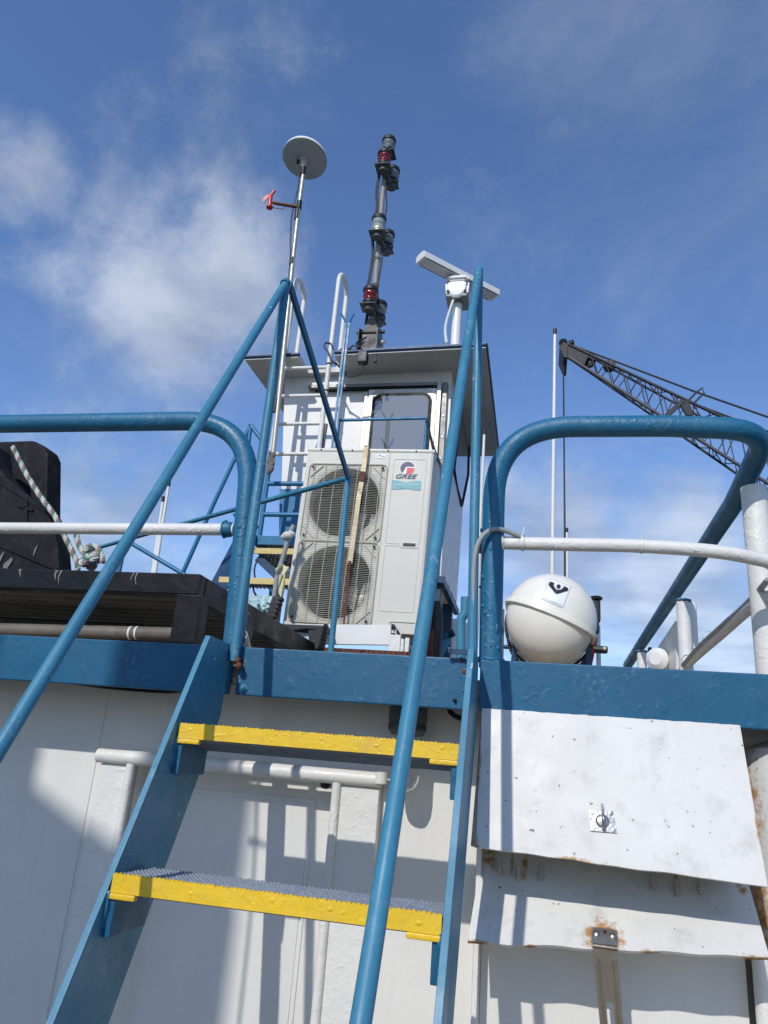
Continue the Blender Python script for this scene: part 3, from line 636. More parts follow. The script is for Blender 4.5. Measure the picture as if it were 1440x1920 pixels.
add_stains('white_box', [(LTL.lerp(LBL, .45), (.010, .06, .14), .56), (LTR.lerp(LBR, .7), (.008, .06, .10), .5), (LBL.lerp(LBR, .75), (.10, .05, .007), .5), (LBL.lerp(LBR, .36), (.12, .05, .014), .72), (FBL.lerp(FBR, .473) + V((0, .01, .022)), (.062, .09, .052), .86), (FBL.lerp(FBR, .22), (.03, .04, .012), .7), (FBL.lerp(FBR, .03), (.06, .04, .016), .74),
                         (FBL.lerp(FBR, .63), (.045, .04, .014), .62), (FBL.lerp(FBR, .97), (.07, .04, .014), .74), (LBL, (.014, .05, .05), .68), (FTL + V((.02, -.02, -.03)), (.045, .06, .09), .56), (FTL.lerp(FTR, .17) + V((0, -.03, -.04)), (.016, .06, .09), .6), (FTL.lerp(FTR, .12) + V((0, -.03, -.03)), (.010, .06, .07), .55), (FTL.lerp(FTR, .74) + V((0, -.03, -.03)), (.014, .06, .07), .5), (FTL.lerp(FTR, .97) + V((0, -.03, -.04)), (.02, .06, .09), .5)])
add_stains('white_rusty', [(P(1405, 1480, 1.86), (.05, .3, .34), .62), (P(895, 1460, 1.8), (.02, .05, .02), .7), (P(893, 1580, 1.76), (.02, .05, .04), .7), (P(1436, 1730, 1.86), (.03, .3, .25), .6)])

# ------------------------------------------------------------------ life raft canister
RC = P(1032, 1160, 4.30); RR = 0.262; tilt = math.radians(21)
raft = thing('life_raft_canister', 'round cream life raft canister with tilted seam and black emblem sticker', 'life raft', (RC.x, RC.y + .3, DECK))
def raft_pt(a, b, k=1.0):           # a: angle round the axis (0 = along the seam to the right), b: 0 at the nose .. 1 where the dome meets the barrel, >1 barrel
    if b <= 1: r = RR * math.sin(b * PI / 2) ** .92; y = -.20 * math.cos(b * PI / 2)
    else: r = RR; y = (b - 1) * .80
    aa = a - tilt
    return V((RC.x + math.cos(aa) * r * k, RC.y + y * (k if b <= 1 else 1), RC.z + math.sin(aa) * r * k))
def half(a0, a1, k, nb=16, na=26, b1=2.0):
    vs = []; fs = []; bs = [i / 14 for i in range(15)] + [1 + (b1 - 1) * i / 4 for i in range(1, 5)]; bs[0] = .02
    for b in bs:
        for i in range(na + 1): vs.append(raft_pt(a0 + (a1 - a0) * i / na, b, k))
    W = na + 1
    for j in range(len(bs) - 1):
        for i in range(na): fs.append([j * W + i, j * W + i + 1, (j + 1) * W + i + 1, (j + 1) * W + i])
    fs.append(list(range(W))); fs.append([(len(bs) - 1) * W + i for i in range(W)])
    return MB().raw(vs, fs)
half(-.02, PI + .02, 1.0).build('upper_shell', 'raft_white', raft, sharp=60)
half(PI, 2 * PI, .965).build('lower_shell', 'raft_white', raft, sharp=60)
edge = [raft_pt(0, 2 - i * .25, 1.02) for i in range(4)] + [raft_pt(0, 1 - i / 14, 1.02) for i in range(13)] + [raft_pt(PI, (i + 1) / 14, 1.02) for i in range(13)] + [raft_pt(PI, 1 + i * .25, 1.02) for i in range(1, 5)]
dn = V((-math.sin(tilt), 0, -math.cos(tilt)))
vs = []; fs = []
for p in edge:
    o_ = (p - V((RC.x, max(p.y, RC.y - .0), RC.z))); o_ = (o_ - dn * o_.dot(dn))
    o_ = V((p.x - RC.x, p.y - RC.y if p.y < RC.y else 0, p.z - RC.z)); o_ -= dn * o_.dot(dn); o_.normalize()
    vs += [p - dn * .016 - o_ * .010, p - dn * .010 + o_ * .006, p + dn * .014 + o_ * .009, p + dn * .018 + o_ * .002, p + dn * .018 - o_ * .012]
for i in range(len(edge) - 1):
    for j in range(4): fs.append([i * 5 + j, i * 5 + j + 1, i * 5 + 6 + j, i * 5 + 5 + j])
MB().raw(vs, fs).build('seam_lip', 'raft_white', raft, sharp=50)
def raft_hit(px, py, lift):         # a point of the dome seen there, lifted off the shell
    d = ray(px, py); lo = 3.9; best = None
    for i in range(700):
        Y = 3.98 + i * .0006; p = d * (Y / d.y); dx = math.hypot(p.x - RC.x, p.z - RC.z) / RR; dy = (RC.y - p.y) / .20
        if dx < 1:
            b = math.asin(min(1, dx ** (1 / .92))); yy = RC.y - .20 * math.cos(b)
            if p.y >= yy: best = p; break
    best = best or d * (4.15 / d.y)
    n_ = V(((best.x - RC.x) / RR ** 2, (best.y - RC.y) / .04, (best.z - RC.z) / RR ** 2)).normalized()
    return best + n_ * lift
SQ = [(1031, 1085.5), (1071, 1099.5), (1055, 1140.5), (1014.5, 1123.5)]
def sq(u, v):                        # sticker square 0..1, v downwards
    a = (SQ[0][0] + (SQ[1][0] - SQ[0][0]) * u, SQ[0][1] + (SQ[1][1] - SQ[0][1]) * u); b = (SQ[3][0] + (SQ[2][0] - SQ[3][0]) * u, SQ[3][1] + (SQ[2][1] - SQ[3][1]) * u)
    return (a[0] + (b[0] - a[0]) * v, a[1] + (b[1] - a[1]) * v)
def patch(u0, u1, v0, v1, lift, n=8):
    vs = [raft_hit(*sq(u0 + (u1 - u0) * i / n, v0 + (v1 - v0) * j / n), lift) for j in range(n + 1) for i in range(n + 1)]; W = n + 1
    return MB().raw(vs, [[j * W + i, j * W + i + 1, (j + 1) * W + i + 1, (j + 1) * W + i] for j in range(n) for i in range(n)])
patch(0, 1, 0, 1, .0018).build('sticker_edge', 'print_grey', raft)
stk = patch(.018, .982, .018, .982, .0030).build('sticker', 'sticker', raft)
def poly_on(pts, lift):
    return MB().raw([raft_hit(*sq(u, v), lift) for u, v in pts], [list(range(len(pts)))])
m = MB()
for pts in ([(.054, .20), (.12, .13), (.275, .146), (.25, .22), (.38, .335), (.47, .37), (.49, .54), (.44, .525), (.065, .307)], [(.47, .37), (.62, .32), (.70, .20), (.69, .13), (.88, .138), (.93, .20), (.915, .26), (.61, .49), (.53, .54), (.49, .54)]):
    k = poly_on(pts, .0072); m.raw(k.v, k.f)
m.raw([raft_hit(*sq(.487 + .088 * math.cos(t * PI / 10), .215 + .088 * math.sin(t * PI / 10)), .0072) for t in range(20)], [list(range(20))])
m.build('emblem', 'logo_black', stk, smooth=False)
m = MB()
for i in range(16):
    k = poly_on([(.07 + i * .053, .90), (.07 + i * .053 + .040, .90), (.07 + i * .053 + .040, .935), (.07 + i * .053, .935)], .0042); m.raw(k.v, k.f)
m.build('fine_print', 'print_grey', stk, smooth=False)
# cradle, straps and release unit
m = MB()
for y in (RC.y + .15, RC.y + .55):
    m.bar(V((RC.x - .24, y, DECK)), V((RC.x - .20, y, RC.z - .10)), .03, .03); m.bar(V((RC.x + .24, y, DECK)), V((RC.x + .22, y, RC.z - .12)), .03, .03); m.box((RC.x - .26, y - .02, RC.z - .36), (RC.x + .26, y + .02, RC.z - .32))
m.build('cradle', 'blue_navy', raft)
for y in (.24, .58):
    pts = [raft_pt(2 * PI * i / 40, 1 + y / .8, 1.012) for i in range(40)]; m = MB(); m.tube(pts, .008, 6, closed=True); m.build('lashing', 'black', raft)
m = MB(); q = P(1116, 1130, 4.55); m.box(q + V((-.03, -.02, -.12)), q + V((.03, .04, .02)), .012); m.box(q + V((-.015, -.03, -.19)), q + V((.02, .03, -.11)), .01); m.lathe([(.035, 0), (.04, .012), (.03, .02)], q + V((.005, 0, .018)), (0, 0, 1), 14); m.build('release_unit', 'black', raft)
m = MB(); m.tube(smoothpath([P(1116, 1195, 4.5), P(1111, 1215, 4.48), P(1108, 1232, 4.47), P(1104, 1250, 4.47)]), .016, 7); m.build('red_lashing', 'red_strap', raft)
m = MB(); q = P(1126, 1218, 4.5); m.box(q + V((-.05, -.03, -.02)), q + V((.04, .03, .018)), .008, ); m.build('buckle', 'black', raft)
m = MB(); m.box(q + V((-.046, -.034, -.004)), q + V((.03, -.028, .012)), .002); m.build('tape', 'cloth_cream', raft)
m = MB(); q = P(1122, 1215, 4.75); m.tube([V((q.x, q.y, DECK)), V((q.x, q.y, q.z + .14))], .014, 10); m.build('cradle_post', 'white_clean', raft)
m = MB(); q = P(943, 1180, 4.35); m.tube([V((q.x, q.y, DECK)), V((q.x - .004, q.y, q.z + .12))], .010, 10); m.build('lashing_rod', 'steel_dull', raft)
m = MB(); q0, q1 = P(930, 1212, 4.9), P(972, 1214, 4.9); m.tube([q0, q1], .014, 10); m.build('cradle_bar', 'blue_navy', raft)

# ------------------------------------------------------------------ air conditioner
AY0 = 4.6; aTL, aTR = P(573.5, 843, AY0), P(814, 848, AY0); aBL, aBR = P(533, 1168, AY0), P(781, 1194, AY0)
AW = .918; AH = 1.292; roll = math.radians(1.3)
ac = thing('air_conditioner', 'off white twin fan outdoor air conditioning unit standing before the wheelhouse', 'air conditioner', ((aBL.x + aBR.x) / 2 + .002, AY0, (aBL.z + aBR.z) / 2 - .002))
ac.rotation_euler = (0, roll, 0)
AL = ac.location.copy(); ARI = Matrix.Rotation(-roll, 3, 'Y')
def al(px, py, Y=AY0): return ARI @ (P(px, py, Y) - AL)             # spot of the photo on the unit's front, in the unit's own axes
HW = AW / 2
fc = []                                                                 # the two fan openings
cw = AW * .645; cell_x0, cell_x1 = -HW + .012, -HW + cw
CXF = (cell_x0 + cell_x1) / 2 + .012; RF = .252
cz1, cz2 = .315, .885
def cell(m, x0, x1, z0, z1, cx, cz, r, n=56):
    vs = []; 
    for i in range(n):
        t = 2 * PI * i / n; c_, s_ = math.cos(t), math.sin(t)
        k = min((x1 - cx) / c_ if c_ > 1e-6 else 1e9, (x0 - cx) / c_ if c_ < -1e-6 else 1e9, (z1 - cz) / s_ if s_ > 1e-6 else 1e9, (z0 - cz) / s_ if s_ < -1e-6 else 1e9)
        vs += [(cx + c_ * r, 0, cz + s_ * r), (cx + c_ * k, 0, cz + s_ * k)]
    for x, z in ((x0, z0), (x1, z0), (x1, z1), (x0, z1)):              # pull the nearest outer point exactly into the corner
        i = min(range(n), key=lambda i: (vs[2 * i + 1][0] - x) ** 2 + (vs[2 * i + 1][2] - z) ** 2); vs[2 * i + 1] = (x, 0, z)
    m.raw(vs, [[2 * i, 2 * i + 1, 2 * ((i + 1) % n) + 1, 2 * ((i + 1) % n)] for i in range(n)])
ZT = AH - .028
m = MB(); D = .36
zm = .600
cell(m, -HW, cell_x1, 0, zm, CXF, cz1, RF); cell(m, -HW, cell_x1, zm, ZT, CXF, cz2, RF)
m.raw([(cell_x1, 0, 0), (HW - .02, 0, 0), (HW - .02, 0, ZT), (cell_x1, 0, ZT)], [[0, 1, 2, 3]])
m.raw([(HW - .02, 0, 0), (HW - .006, .006, 0), (HW, .022, 0), (HW, D, 0), (-HW, D, 0), (-HW, 0, 0), (HW - .02, 0, ZT), (HW - .006, .006, ZT), (HW, .022, ZT), (HW, D, ZT), (-HW, D, ZT), (-HW, 0, ZT)],
      [[0, 1, 7, 6], [1, 2, 8, 7], [2, 3, 9, 8], [3, 4, 10, 9], [4, 5, 11, 10], [0, 5, 4, 3, 2, 1]])
case = m.build('casing', 'ac_case', ac, local=True)
m = MB(); m.box((-HW - .004, -.005, ZT), (HW + .004, D + .004, AH), .009); m.build('top_cover', 'ac_case', ac, local=True)
for x in (-.36, -.13, .13, .33):
    m = MB(); m.lathe([(.006, 0), (.006, .003), (.003, .0045)], (x, -.0045, ZT + .012), (0, -1, 0), 8); m.build('screw', 'black', ac, local=True)
m = MB(); m.tube([(cell_x1 + .012, -.001, 0), (cell_x1 + .012, -.001, ZT)], .0022, 5); m.build('panel_joint', 'ac_wire', ac, local=True)
m = MB()                                                               # pressed outlines of the service panel
x0, x1 = cell_x1 + .045, HW - .05
for z0, z1 in ((.60, ZT - .05), (.14, .585)):
    pts = rounded([V((x0 + .1, 0, z1)), V((x1, 0, z1)), V((x1, 0, z0)), V((x0, 0, z0)), V((x0, 0, z1)), V((x0 + .1, 0, z1))], .02, 4); m.tube(pts[:-1], .0035, 6, closed=True)
m.build('panel_ribs', 'ac_case', ac, local=True)
hq = al(768, 1022); m = MB(); m.box((hq.x - .062, -.004, hq.z - .022), (hq.x + .060, .002, hq.z + .022), .006); hb = m.build('handle', 'ac_case', ac, local=True)
m = MB(); m.box((-.044, -.007, -.010), (.040, -.003, .012), .002); o = m.build('recess', 'ac_fan', hb, local=True); o.location = (hq.x, 0, hq.z)
def spider(cz):
    m = MB(); m.lathe([(RF, 0), (RF - .004, .03), (RF - .008, .13)], (CXF, 0, cz), (0, 1, 0), 56, cap=False); m.build('fan_shroud', 'ac_case', ac, local=True)
    m = MB(); m.lathe([(RF - .004, .13), (0.001, .131)], (CXF, 0, cz), (0, 1, 0), 48, cap=False); m.build('fan_well', 'ac_dark', ac, local=True)
    m = MB()                                                            # coil fins at the back of the well
    for i in range(34):
        z = cz - RF + .02 + i * (2 * RF - .04) / 33; h = math.sqrt(max(0, (RF - .012) ** 2 - (z - cz) ** 2)); m.box((CXF - h, .118, z - .0025), (CXF + h, .127, z + .0025))
    m.build('coil_fins', 'ac_fin', ac, smooth=False, local=True)
    m = MB(); m.lathe([(.001, .055), (.05, .06), (.068, .075), (.070, .115)], (CXF, 0, cz), (0, 1, 0), 24); fan = m.build('fan_hub', 'ac_fan', ac, local=True)
    for k in range(3):
        vs = []; fs = []; a0 = k * 2 * PI / 3 + cz * 3
        for i in range(8):
            for j in range(5):
                t = a0 + i * .155 + j * .07; r = .06 + (RF - .075) * j / 4; vs.append((CXF + math.cos(t) * r, .070 + .045 * i / 7, cz + math.sin(t) * r))
        for i in range(7):
            for j in range(4): fs.append([i * 5 + j, i * 5 + j + 1, i * 5 + 6 + j, i * 5 + 5 + j])
        MB().raw(vs, fs).build('fan_blade', 'ac_fan', fan, local=True)
    # wire guard
    m = MB(); S = .283; rc = .04; nW = 46
    def bulge(x, z): return -.010 - .020 * max(0.0, 1 - (math.hypot(x, z) / (RF * 1.12)) ** 4)
    for i in range(nW):
        z = -S + 2 * S * (i + .5) / nW
        dz = max(0, abs(z) - (S - rc)); h = S - (rc - math.sqrt(max(0, rc * rc - dz * dz)))
        pts = [V((CXF - h + 2 * h * j / 10, bulge(-h + 2 * h * j / 10, z), cz + z)) for j in range(11)]
        m.tube(pts, .0017, 4, cap=False)
    for i in range(7):
        x = -S + 2 * S * (i + .5) / 7; pts = [V((CXF + x, bulge(x, -S + 2 * S * j / 10) - .002, cz - S + 2 * S * j / 10)) for j in range(11)]; m.tube(pts, .0024, 4, cap=False)
    pts = rounded([V((CXF, -.008, cz + S)), V((CXF + S, -.008, cz + S)), V((CXF + S, -.008, cz - S)), V((CXF - S, -.008, cz - S)), V((CXF - S, -.008, cz + S)), V((CXF, -.008, cz + S))], rc, 6)
    m.tube(pts[:-1], .0035, 6, closed=True)
    g = m.build('fan_guard', 'ac_wire', ac, local=True); g['kind'] = 'stuff'
    for sx in (-1, 1):
        for sz in (-1, 1):
            m = MB(); m.lathe([(.009, 0), (.009, .004), (.004, .006)], (CXF + sx * (S - .03), -.012, cz + sz * (S - .03)), (0, -1, 0), 10); m.build('guard_screw', 'black', g, local=True)
            m = MB(); m.bar(V((CXF + sx * (S - .10), -.003, cz + sz * (S - .015))), V((CXF + sx * (S - .015), -.003, cz + sz * (S - .10))), .004, .016, (0, -1, 0)); m.build('corner_web', 'ac_case', g, local=True)
spider(cz1); spider(cz2)
# maker's badge, name and label
def flat(pts, mat, name, parent, lift):
    m = MB(); m.prism([V((x, -lift, z)) for x, z in pts], (0, .0012, 0)); return m.build(name, mat, parent, smooth=False, local=True)
lc = al(764, 878); LRX, LRZ = .050, .047
def arc(t0, t1, n=20, k=1.0): return [(lc.x + LRX * k * math.cos(math.radians(t0 + (t1 - t0) * i / n)), lc.z + LRZ * k * math.sin(math.radians(t0 + (t1 - t0) * i / n))) for i in range(n + 1)]
flat(arc(0, 360, 40, 1.09)[:-1], 'white_clean', 'badge_ground', ac, .0022)
flat(arc(14, 232, 30) + [(lc.x - .010, lc.z + .012)], 'logo_navy', 'badge_blue', ac, .0036)
flat([(lc.x - .001, lc.z + .002)] + arc(2, -98, 18), 'logo_red', 'badge_red', ac, .0036)
def text_obj(body, loc, w, h, mat, name, parent, shear=0.0, bold=0.0):
    cu = bpy.data.curves.new(name, 'FONT'); cu.body = body; cu.size = 1; cu.shear = shear; cu.align_x = 'CENTER'; cu.align_y = 'CENTER'; cu.extrude = .0; cu.offset = bold; cu.resolution_u = 4
    tmp = bpy.data.objects.new('lettering_source', cu); C.objects.link(tmp); bpy.context.view_layer.update()
    me = bpy.data.meshes.new_from_object(tmp.evaluated_get(bpy.context.evaluated_depsgraph_get()))
    bpy.data.objects.remove(tmp)
    xs = [v.co.x for v in me.vertices]; ys = [v.co.y for v in me.vertices]; cx, cy = (min(xs) + max(xs)) / 2, (min(ys) + max(ys)) / 2; W_, H_ = max(xs) - min(xs), max(ys) - min(ys)
    for v in me.vertices: v.co = V(((v.co.x - cx) / W_ * w, 0, (v.co.y - cy) / H_ * h))
    me.materials.clear(); me.materials.append(MATS[mat]); me.name = name; o = bpy.data.objects.new(name, me); C.objects.link(o); o.parent = parent; o.location = loc; return o
tq = al(762.5, 893.5); text_obj('GREE', (tq.x, -.0040, tq.z), .152, .033, 'logo_navy', 'maker_name', ac, .35, .012)
a_ = [al(*p) for p in ((734.5, 900), (745, 901), (761, 904.6), (779, 901.6), (790, 902), (788.5, 919.6), (777, 919), (761, 916.4), (744, 918), (733, 917.5))]
lab = flat([(p.x, p.z) for p in a_], 'logo_teal', 'model_label', ac, .0030)
for body, px in (('SUPER', 749), ('MATCH', 774)):
    q = al(px, 908.6); text_obj(body, (q.x, -.0040, q.z), .086, .021, 'logo_pale', 'model_lettering', ac, .12)
q = al(715.5, 855.5); flat([(q.x - .033, q.z - .014), (q.x + .033, q.z - .017), (q.x + .033, q.z + .014), (q.x - .030, q.z + .016)], 'sticker', 'small_sticker', ac, .0028)
m = MB(); pts = [V((q.x - .022, -.0048, q.z - .002)), V((q.x - .012, -.0048, q.z + .008)), V((q.x, -.0048, q.z)), V((q.x + .024, -.0048, q.z - .002))]; m.tube(smoothpath(pts, 4), .0016, 4); m.build('sticker_mark', 'print_grey', ac, local=True)
# cable entry at the foot of the service panel
q = al(737, 1175); m = MB(); pts = rounded([al(728, 1196), al(729, 1165) , al(778, 1168)], .03, 5); pts = [V((p.x, -.003, p.z)) for p in pts]; m.tube(pts, .0035, 6); m.build('entry_flange', 'ac_wire', ac, local=True)
m = MB(); m.lathe([(.016, 0), (.016, .012), (.010, .016)], (q.x, 0, q.z), (0, -1, 0), 12); m.build('entry_gland', 'black', ac, local=True)
m = MB(); m.tube(smoothpath([V((q.x, -.012, q.z)), V((q.x + .03, -.05, q.z - .02)), V((q.x + .07, -.06, q.z - .08)), V((q.x + .10, -.04, q.z - .16))]), .007, 8); m.build('power_cable', 'black', ac, local=True)
# strap of flat bar holding the unit down
sb_ = thing('hold_down_strap', 'worn flat metal bar strapped down the front of the air conditioner', 'strap', P(655, 1052, AY0 - .08))
w_ = .034
m = MB()
for a, b in ((P(687, 838, AY0 - .035), P(680, 892, AY0 - .045)), (P(680, 892, AY0 - .045), P(673, 930, AY0 - .05)), (P(673, 930, AY0 - .05), P(656, 1056, AY0 - .06))): m.bar(a, b + (b - a).normalized() * .002, w_, .006, (0, -1, 0), .001)
m.build('bar', 'strap_metal', sb_)
m = MB(); m.bar(P(687, 838, AY0 - .035) + V((0, 0, .004)), P(688, 836, AY0 + .42), w_, .006, (0, 0, 1)); m.build('top_leg', 'strap_metal', sb_)
m = MB(); m.bar(P(681, 884, AY0 - .051), P(677, 902, AY0 - .053), w_ * 1.05, .005, (0, -1, 0)); m.build('rust_patch', 'rust', sb_)
m = MB(); m.bar(P(656, 1052, AY0 - .066), P(654, 1070, AY0 - .066), .020, .012, (0, -1, 0), .002); m.build('clamp', 'rust', sb_)
m = MB(); m.bar(P(655, 1068, AY0 - .062), P(644, 1175, AY0 - .055), .013, .004, (0, -1, 0)); m.build('lower_band', 'rust_streak', sb_)
# shelf carrying it
fr = thing('unit_stand', 'white and rusty grating stand under the air conditioner', 'stand', (-1.2, AY0, DECK))
t0, t1 = P(545, 1189, AY0 - .10), P(733, 1191, AY0 - .10)
m = MB(); m.bar(t0, t1, .03, .125, (0, 0, 1), .0012); m.build('front_tray', 'white_clean', fr)
zt = t1.z - .064
m = MB()
for i in range(26): y = AY0 - .18 + i * .022; m.box((-1.72, y, zt - .075), (-.70, y + .005, zt - .045))
for i in range(30): x = -1.72 + i * 1.02 / 29; m.box((x - .003, AY0 - .18, zt - .060), (x + .003, AY0 + .38, zt - .048))
g = m.build('shelf_grating', 'rust', fr, smooth=False); g['kind'] = 'stuff'
for x in (-1.70, -.72):
    m = MB(); m.box((x - .02, AY0 - .20, zt - .115), (x + .02, AY0 + .40, zt - .078)); m.build('bearer', 'blue_navy', fr)
    for y in (AY0 - .17, AY0 + .36): m = MB(); m.box((x - .02, y - .02, DECK), (x + .02, y + .02, zt - .116)); m.build('leg', 'blue_navy', fr)
m = MB()
for a, b in (((731, 1190), (749, 1232)), ((752, 1198), (756, 1230)), ((760, 1196), (766, 1228))):
    A, B = P(*a, AY0 - .16), P(*b, AY0 - .16); m.box((min(A.x, B.x), AY0 - .17, B.z - .05), (max(A.x, B.x), AY0 - .13, A.z), .004)
m.build('bracket', 'white_rail', fr)
m = MB(); m.tube([P(748, 1185, AY0 - .16) + V((.02 * math.cos(t * PI / 8), 0, .024 * math.sin(t * PI / 8))) for t in range(16)], .003, 6, closed=True); m.build('ring', 'white_rail', fr)
m = MB(); 
for k in range(7):
    a = P(762 + k * 4, 1205 + (k % 3) * 3, AY0 - .15); m.tube(smoothpath([a, a + V((.03, -.01, -.03 - .01 * k)), a + V((.05 + .02 * random.random(), .0, -.12))], 4), .006, 6)
m.build('loose_wires', 'steel_dull', fr)
tray = thing('plastic_tray', 'black plastic tray with scalloped end beside the white tray under the air conditioner', 'tray', P(580, 1215, 4.2))
m = MB(); A = P(533, 1168, 4.3); B = P(612, 1174, 4.2)
m.prism([P(528, 1170, 4.3), P(612, 1173, 4.3), P(606, 1180, 4.3), P(570, 1178, 4.3), P(545, 1182, 4.3)], (0, .25, 0)); m.build('rim', 'black', tray)
m = MB(); 
for k in range(6): q = P(611 - k * 1.6, 1178 + k * 7, 4.18); m.ball(q, .026, 10, 6, (.7, 1.6, 1))
m.prism([P(578, 1182, 4.2), P(608, 1178, 4.2), P(602, 1216, 4.2), P(580, 1216, 4.2)], (0, .03, 0)); m.build('end', 'black', tray)
m = MB(); m.prism([P(552, 1184, 4.35), P(580, 1188, 4.35), P(578, 1215, 4.35), P(540, 1215, 4.35)], (0, .02, 0)); m.build('inside', 'net_teal', tray)

# ------------------------------------------------------------------ wheelhouse
CY = 6.20; RY = 5.82
cab = thing('wheelhouse', 'white raised wheelhouse with overhanging flat roof and sliding door', 'wheelhouse', (-1.6, 7.0, DECK))
rFL, rFR = P(459, 675, RY), P(911, 652, RY); RB = 8.25
def rz(x): return rFL.z + (rFR.z - rFL.z) * (x - rFL.x) / (rFR.x - rFL.x)
CX0, CX1 = -2.535, -.832; CB = 1.585
vs = [(CX0, CY, rz(CX0)), (CX1, CY, rz(CX1)), (CX1, CY, CB), (-2.33, CY, CB), (CX0, 7.86, rz(CX0)), (CX1, 7.86, rz(CX1)), (CX1, 7.54, CB), (-2.33, 7.54, CB)]
m = MB(); m.raw(vs, [[0, 1, 2, 3], [5, 4, 7, 6], [1, 5, 6, 2], [4, 0, 3, 7], [3, 2, 6, 7]]); m.build('wall', 'white_cabin', cab, smooth=False)
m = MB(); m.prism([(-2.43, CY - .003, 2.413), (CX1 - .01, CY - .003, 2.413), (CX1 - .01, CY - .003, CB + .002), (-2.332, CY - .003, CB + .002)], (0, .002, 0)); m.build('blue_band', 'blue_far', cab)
n0, n1 = P(559, 668, RY).x, P(627, 666, RY).x; ND = RY + .30
plan = [(rFL.x, RY), (n0, RY), (n0, ND), (n1, ND), (n1, RY), (rFR.x, RY), (P(935, 857, Z=rFR.z).x, RB), (rFL.x + .05, RB)]
m = MB(); vs = [(x, y, rz(x)) for x, y in plan] + [(x, y, rz(x) + .055) for x, y in plan]
n = len(plan); fs = [[i, (i + 1) % n, n + (i + 1) % n, n + i] for i in range(n)]
def quadsplit(k): return [[k + 0, k + 1, k + 2, k + 7], [k + 7, k + 2, k + 3, k + 6], [k + 3, k + 4, k + 5, k + 6]]
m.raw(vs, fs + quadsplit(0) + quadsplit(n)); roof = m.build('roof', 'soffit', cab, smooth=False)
def e(i, dz=.03): return V((plan[i][0], plan[i][1], rz(plan[i][0]) + dz))
for a, b in ((0, 1), (4, 5), (5, 6), (7, 0), (6, 7)):
    m = MB(); m.tube([e(a), e(a).lerp(e(b), .5), e(b)], .019, 10); m.ball(e(b), .019, 10, 6); m.build('edge_trim', 'blue_navy', roof)
def rrect(x0, x1, z0, z1, r, Y, n=6):
    out = []
    for cx, cz, t0 in ((x1 - r, z1 - r, 0), (x0 + r, z1 - r, 90), (x0 + r, z0 + r, 180), (x1 - r, z0 + r, 270)):
        for i in range(n + 1): t = math.radians(t0 + 90 * i / n); out.append(V((cx + r * math.cos(t), Y, cz + r * math.sin(t))))
    return out
wq0, wq1 = P(700, 842, CY - .05), P(806, 744, CY - .05)
dx0, dx1 = P(691, 740, CY - .04).x, P(819, 740, CY - .04).x
wx0, wx1 = P(702, 760, CY - .04).x, P(806, 760, CY - .04).x; wz1 = P(755, 742, CY - .04).z
doorp = MB(); doorp.box((dx0, CY - .045, CB + .05), (dx1, CY - .004, wz1 + .075), .006); dleaf = doorp.build('door', 'white_cabin', cab)
m = MB(); m.prism(rrect(wx0 - .075, wx1 + .06, 2.2, wz1 + .062, .12, CY - .052), (0, .008, 0), .003); m.build('window_surround', 'alu', dleaf)
m = MB(); m.prism(rrect(wx0 - .02, wx1 + .02, 2.25, wz1 + .02, .095, CY - .058), (0, .010, 0)); m.build('gasket', 'frame_black', dleaf)
m = MB(); m.prism(rrect(wx0 + .012, wx1 - .012, 2.27, wz1 - .012, .07, CY - .0605), (0, .006, 0)); m.build('pane', 'pane', dleaf)
m = MB(); tz = P(700, 722, CY - .06).z; m.box((P(578, 728, CY - .06).x, CY - .075, tz - .022), (P(820, 715, CY - .06).x, CY - .005, tz + .012), .004); m.build('door_track', 'steel_dull', cab)
m = MB(); m.box((P(590, 728, CY - .06).x, CY - .066, tz - .036), (P(812, 715, CY - .06).x, CY - .012, tz - .0225)); m.build('track_lip', 'frame_black', cab)
m = MB(); m.box((dx1 + .004, CY - .07, CB + .05), (dx1 + .045, CY - .004, tz + .03), .004); m.build('door_post', 'alu', cab)
m = MB(); m.box((dx1 + .052, CY - .05, CB + .05), (dx1 + .10, CY - .004, tz + .02), .004); m.build('rubber_channel', 'steel_dull', cab)
for k in range(5): m = MB(); m.lathe([(.012, 0), (.009, .006)], (dx1 + .076, CY - .05, tz - .12 - k * .22), (0, -1, 0), 10); m.build('rivet', 'steel', cab)
m = MB(); m.box((dx0 - .035, CY - .05, CB + .05), (dx0 - .004, CY - .004, tz - .065), .004); m.build('door_edge', 'alu', cab)
sw = [(868, 722), (850, 880), (865, 948), (877, 890), (880, 745)]
pts = [P(*p, X=CX1 + .006) for p in sw]
m = MB(); m.prism(pts, (.006, 0, 0)); win = m.build('side_window', 'pane', cab)
m = MB(); m.tube([p + V((.006, 0, 0)) for p in pts], .016, 8, closed=True); m.build('gasket', 'frame_black', win)
m = MB(); m.bar(V((CX1 + .004, CY - .02, CB - .02)), V((CX1 + .004, 7.56, CB - .02)), .05, .06); m.build('floor_edge', 'blue_navy', cab)
for k in range(4): m = MB(); m.lathe([(.014, 0), (.010, .008)], (CX1, 6.45 + k * .32, CB + .06), (1, 0, 0), 10); m.build('rivet', 'frame_black', cab)
for x, y in ((CX1 - .06, 6.35), (CX1 - .06, 7.3), (-2.2, 6.5), (-2.2, 7.3)):
    m = MB(); m.box((x - .05, y - .05, DECK), (x + .05, y + .05, CB), .004); m.build('leg', 'blue_navy', cab)
m = MB(); m.bar(P(846, 1186, 6.1), P(822, 1230, 6.1), .06, .02, (0, -1, 0)); m.build('leg_brace', 'blue', cab)
m = MB(); m.bar(P(852, 1186, 6.1), P(828, 1196, 6.1), .06, .02, (0, -1, 0)); m.build('leg_brace', 'blue_navy', cab)
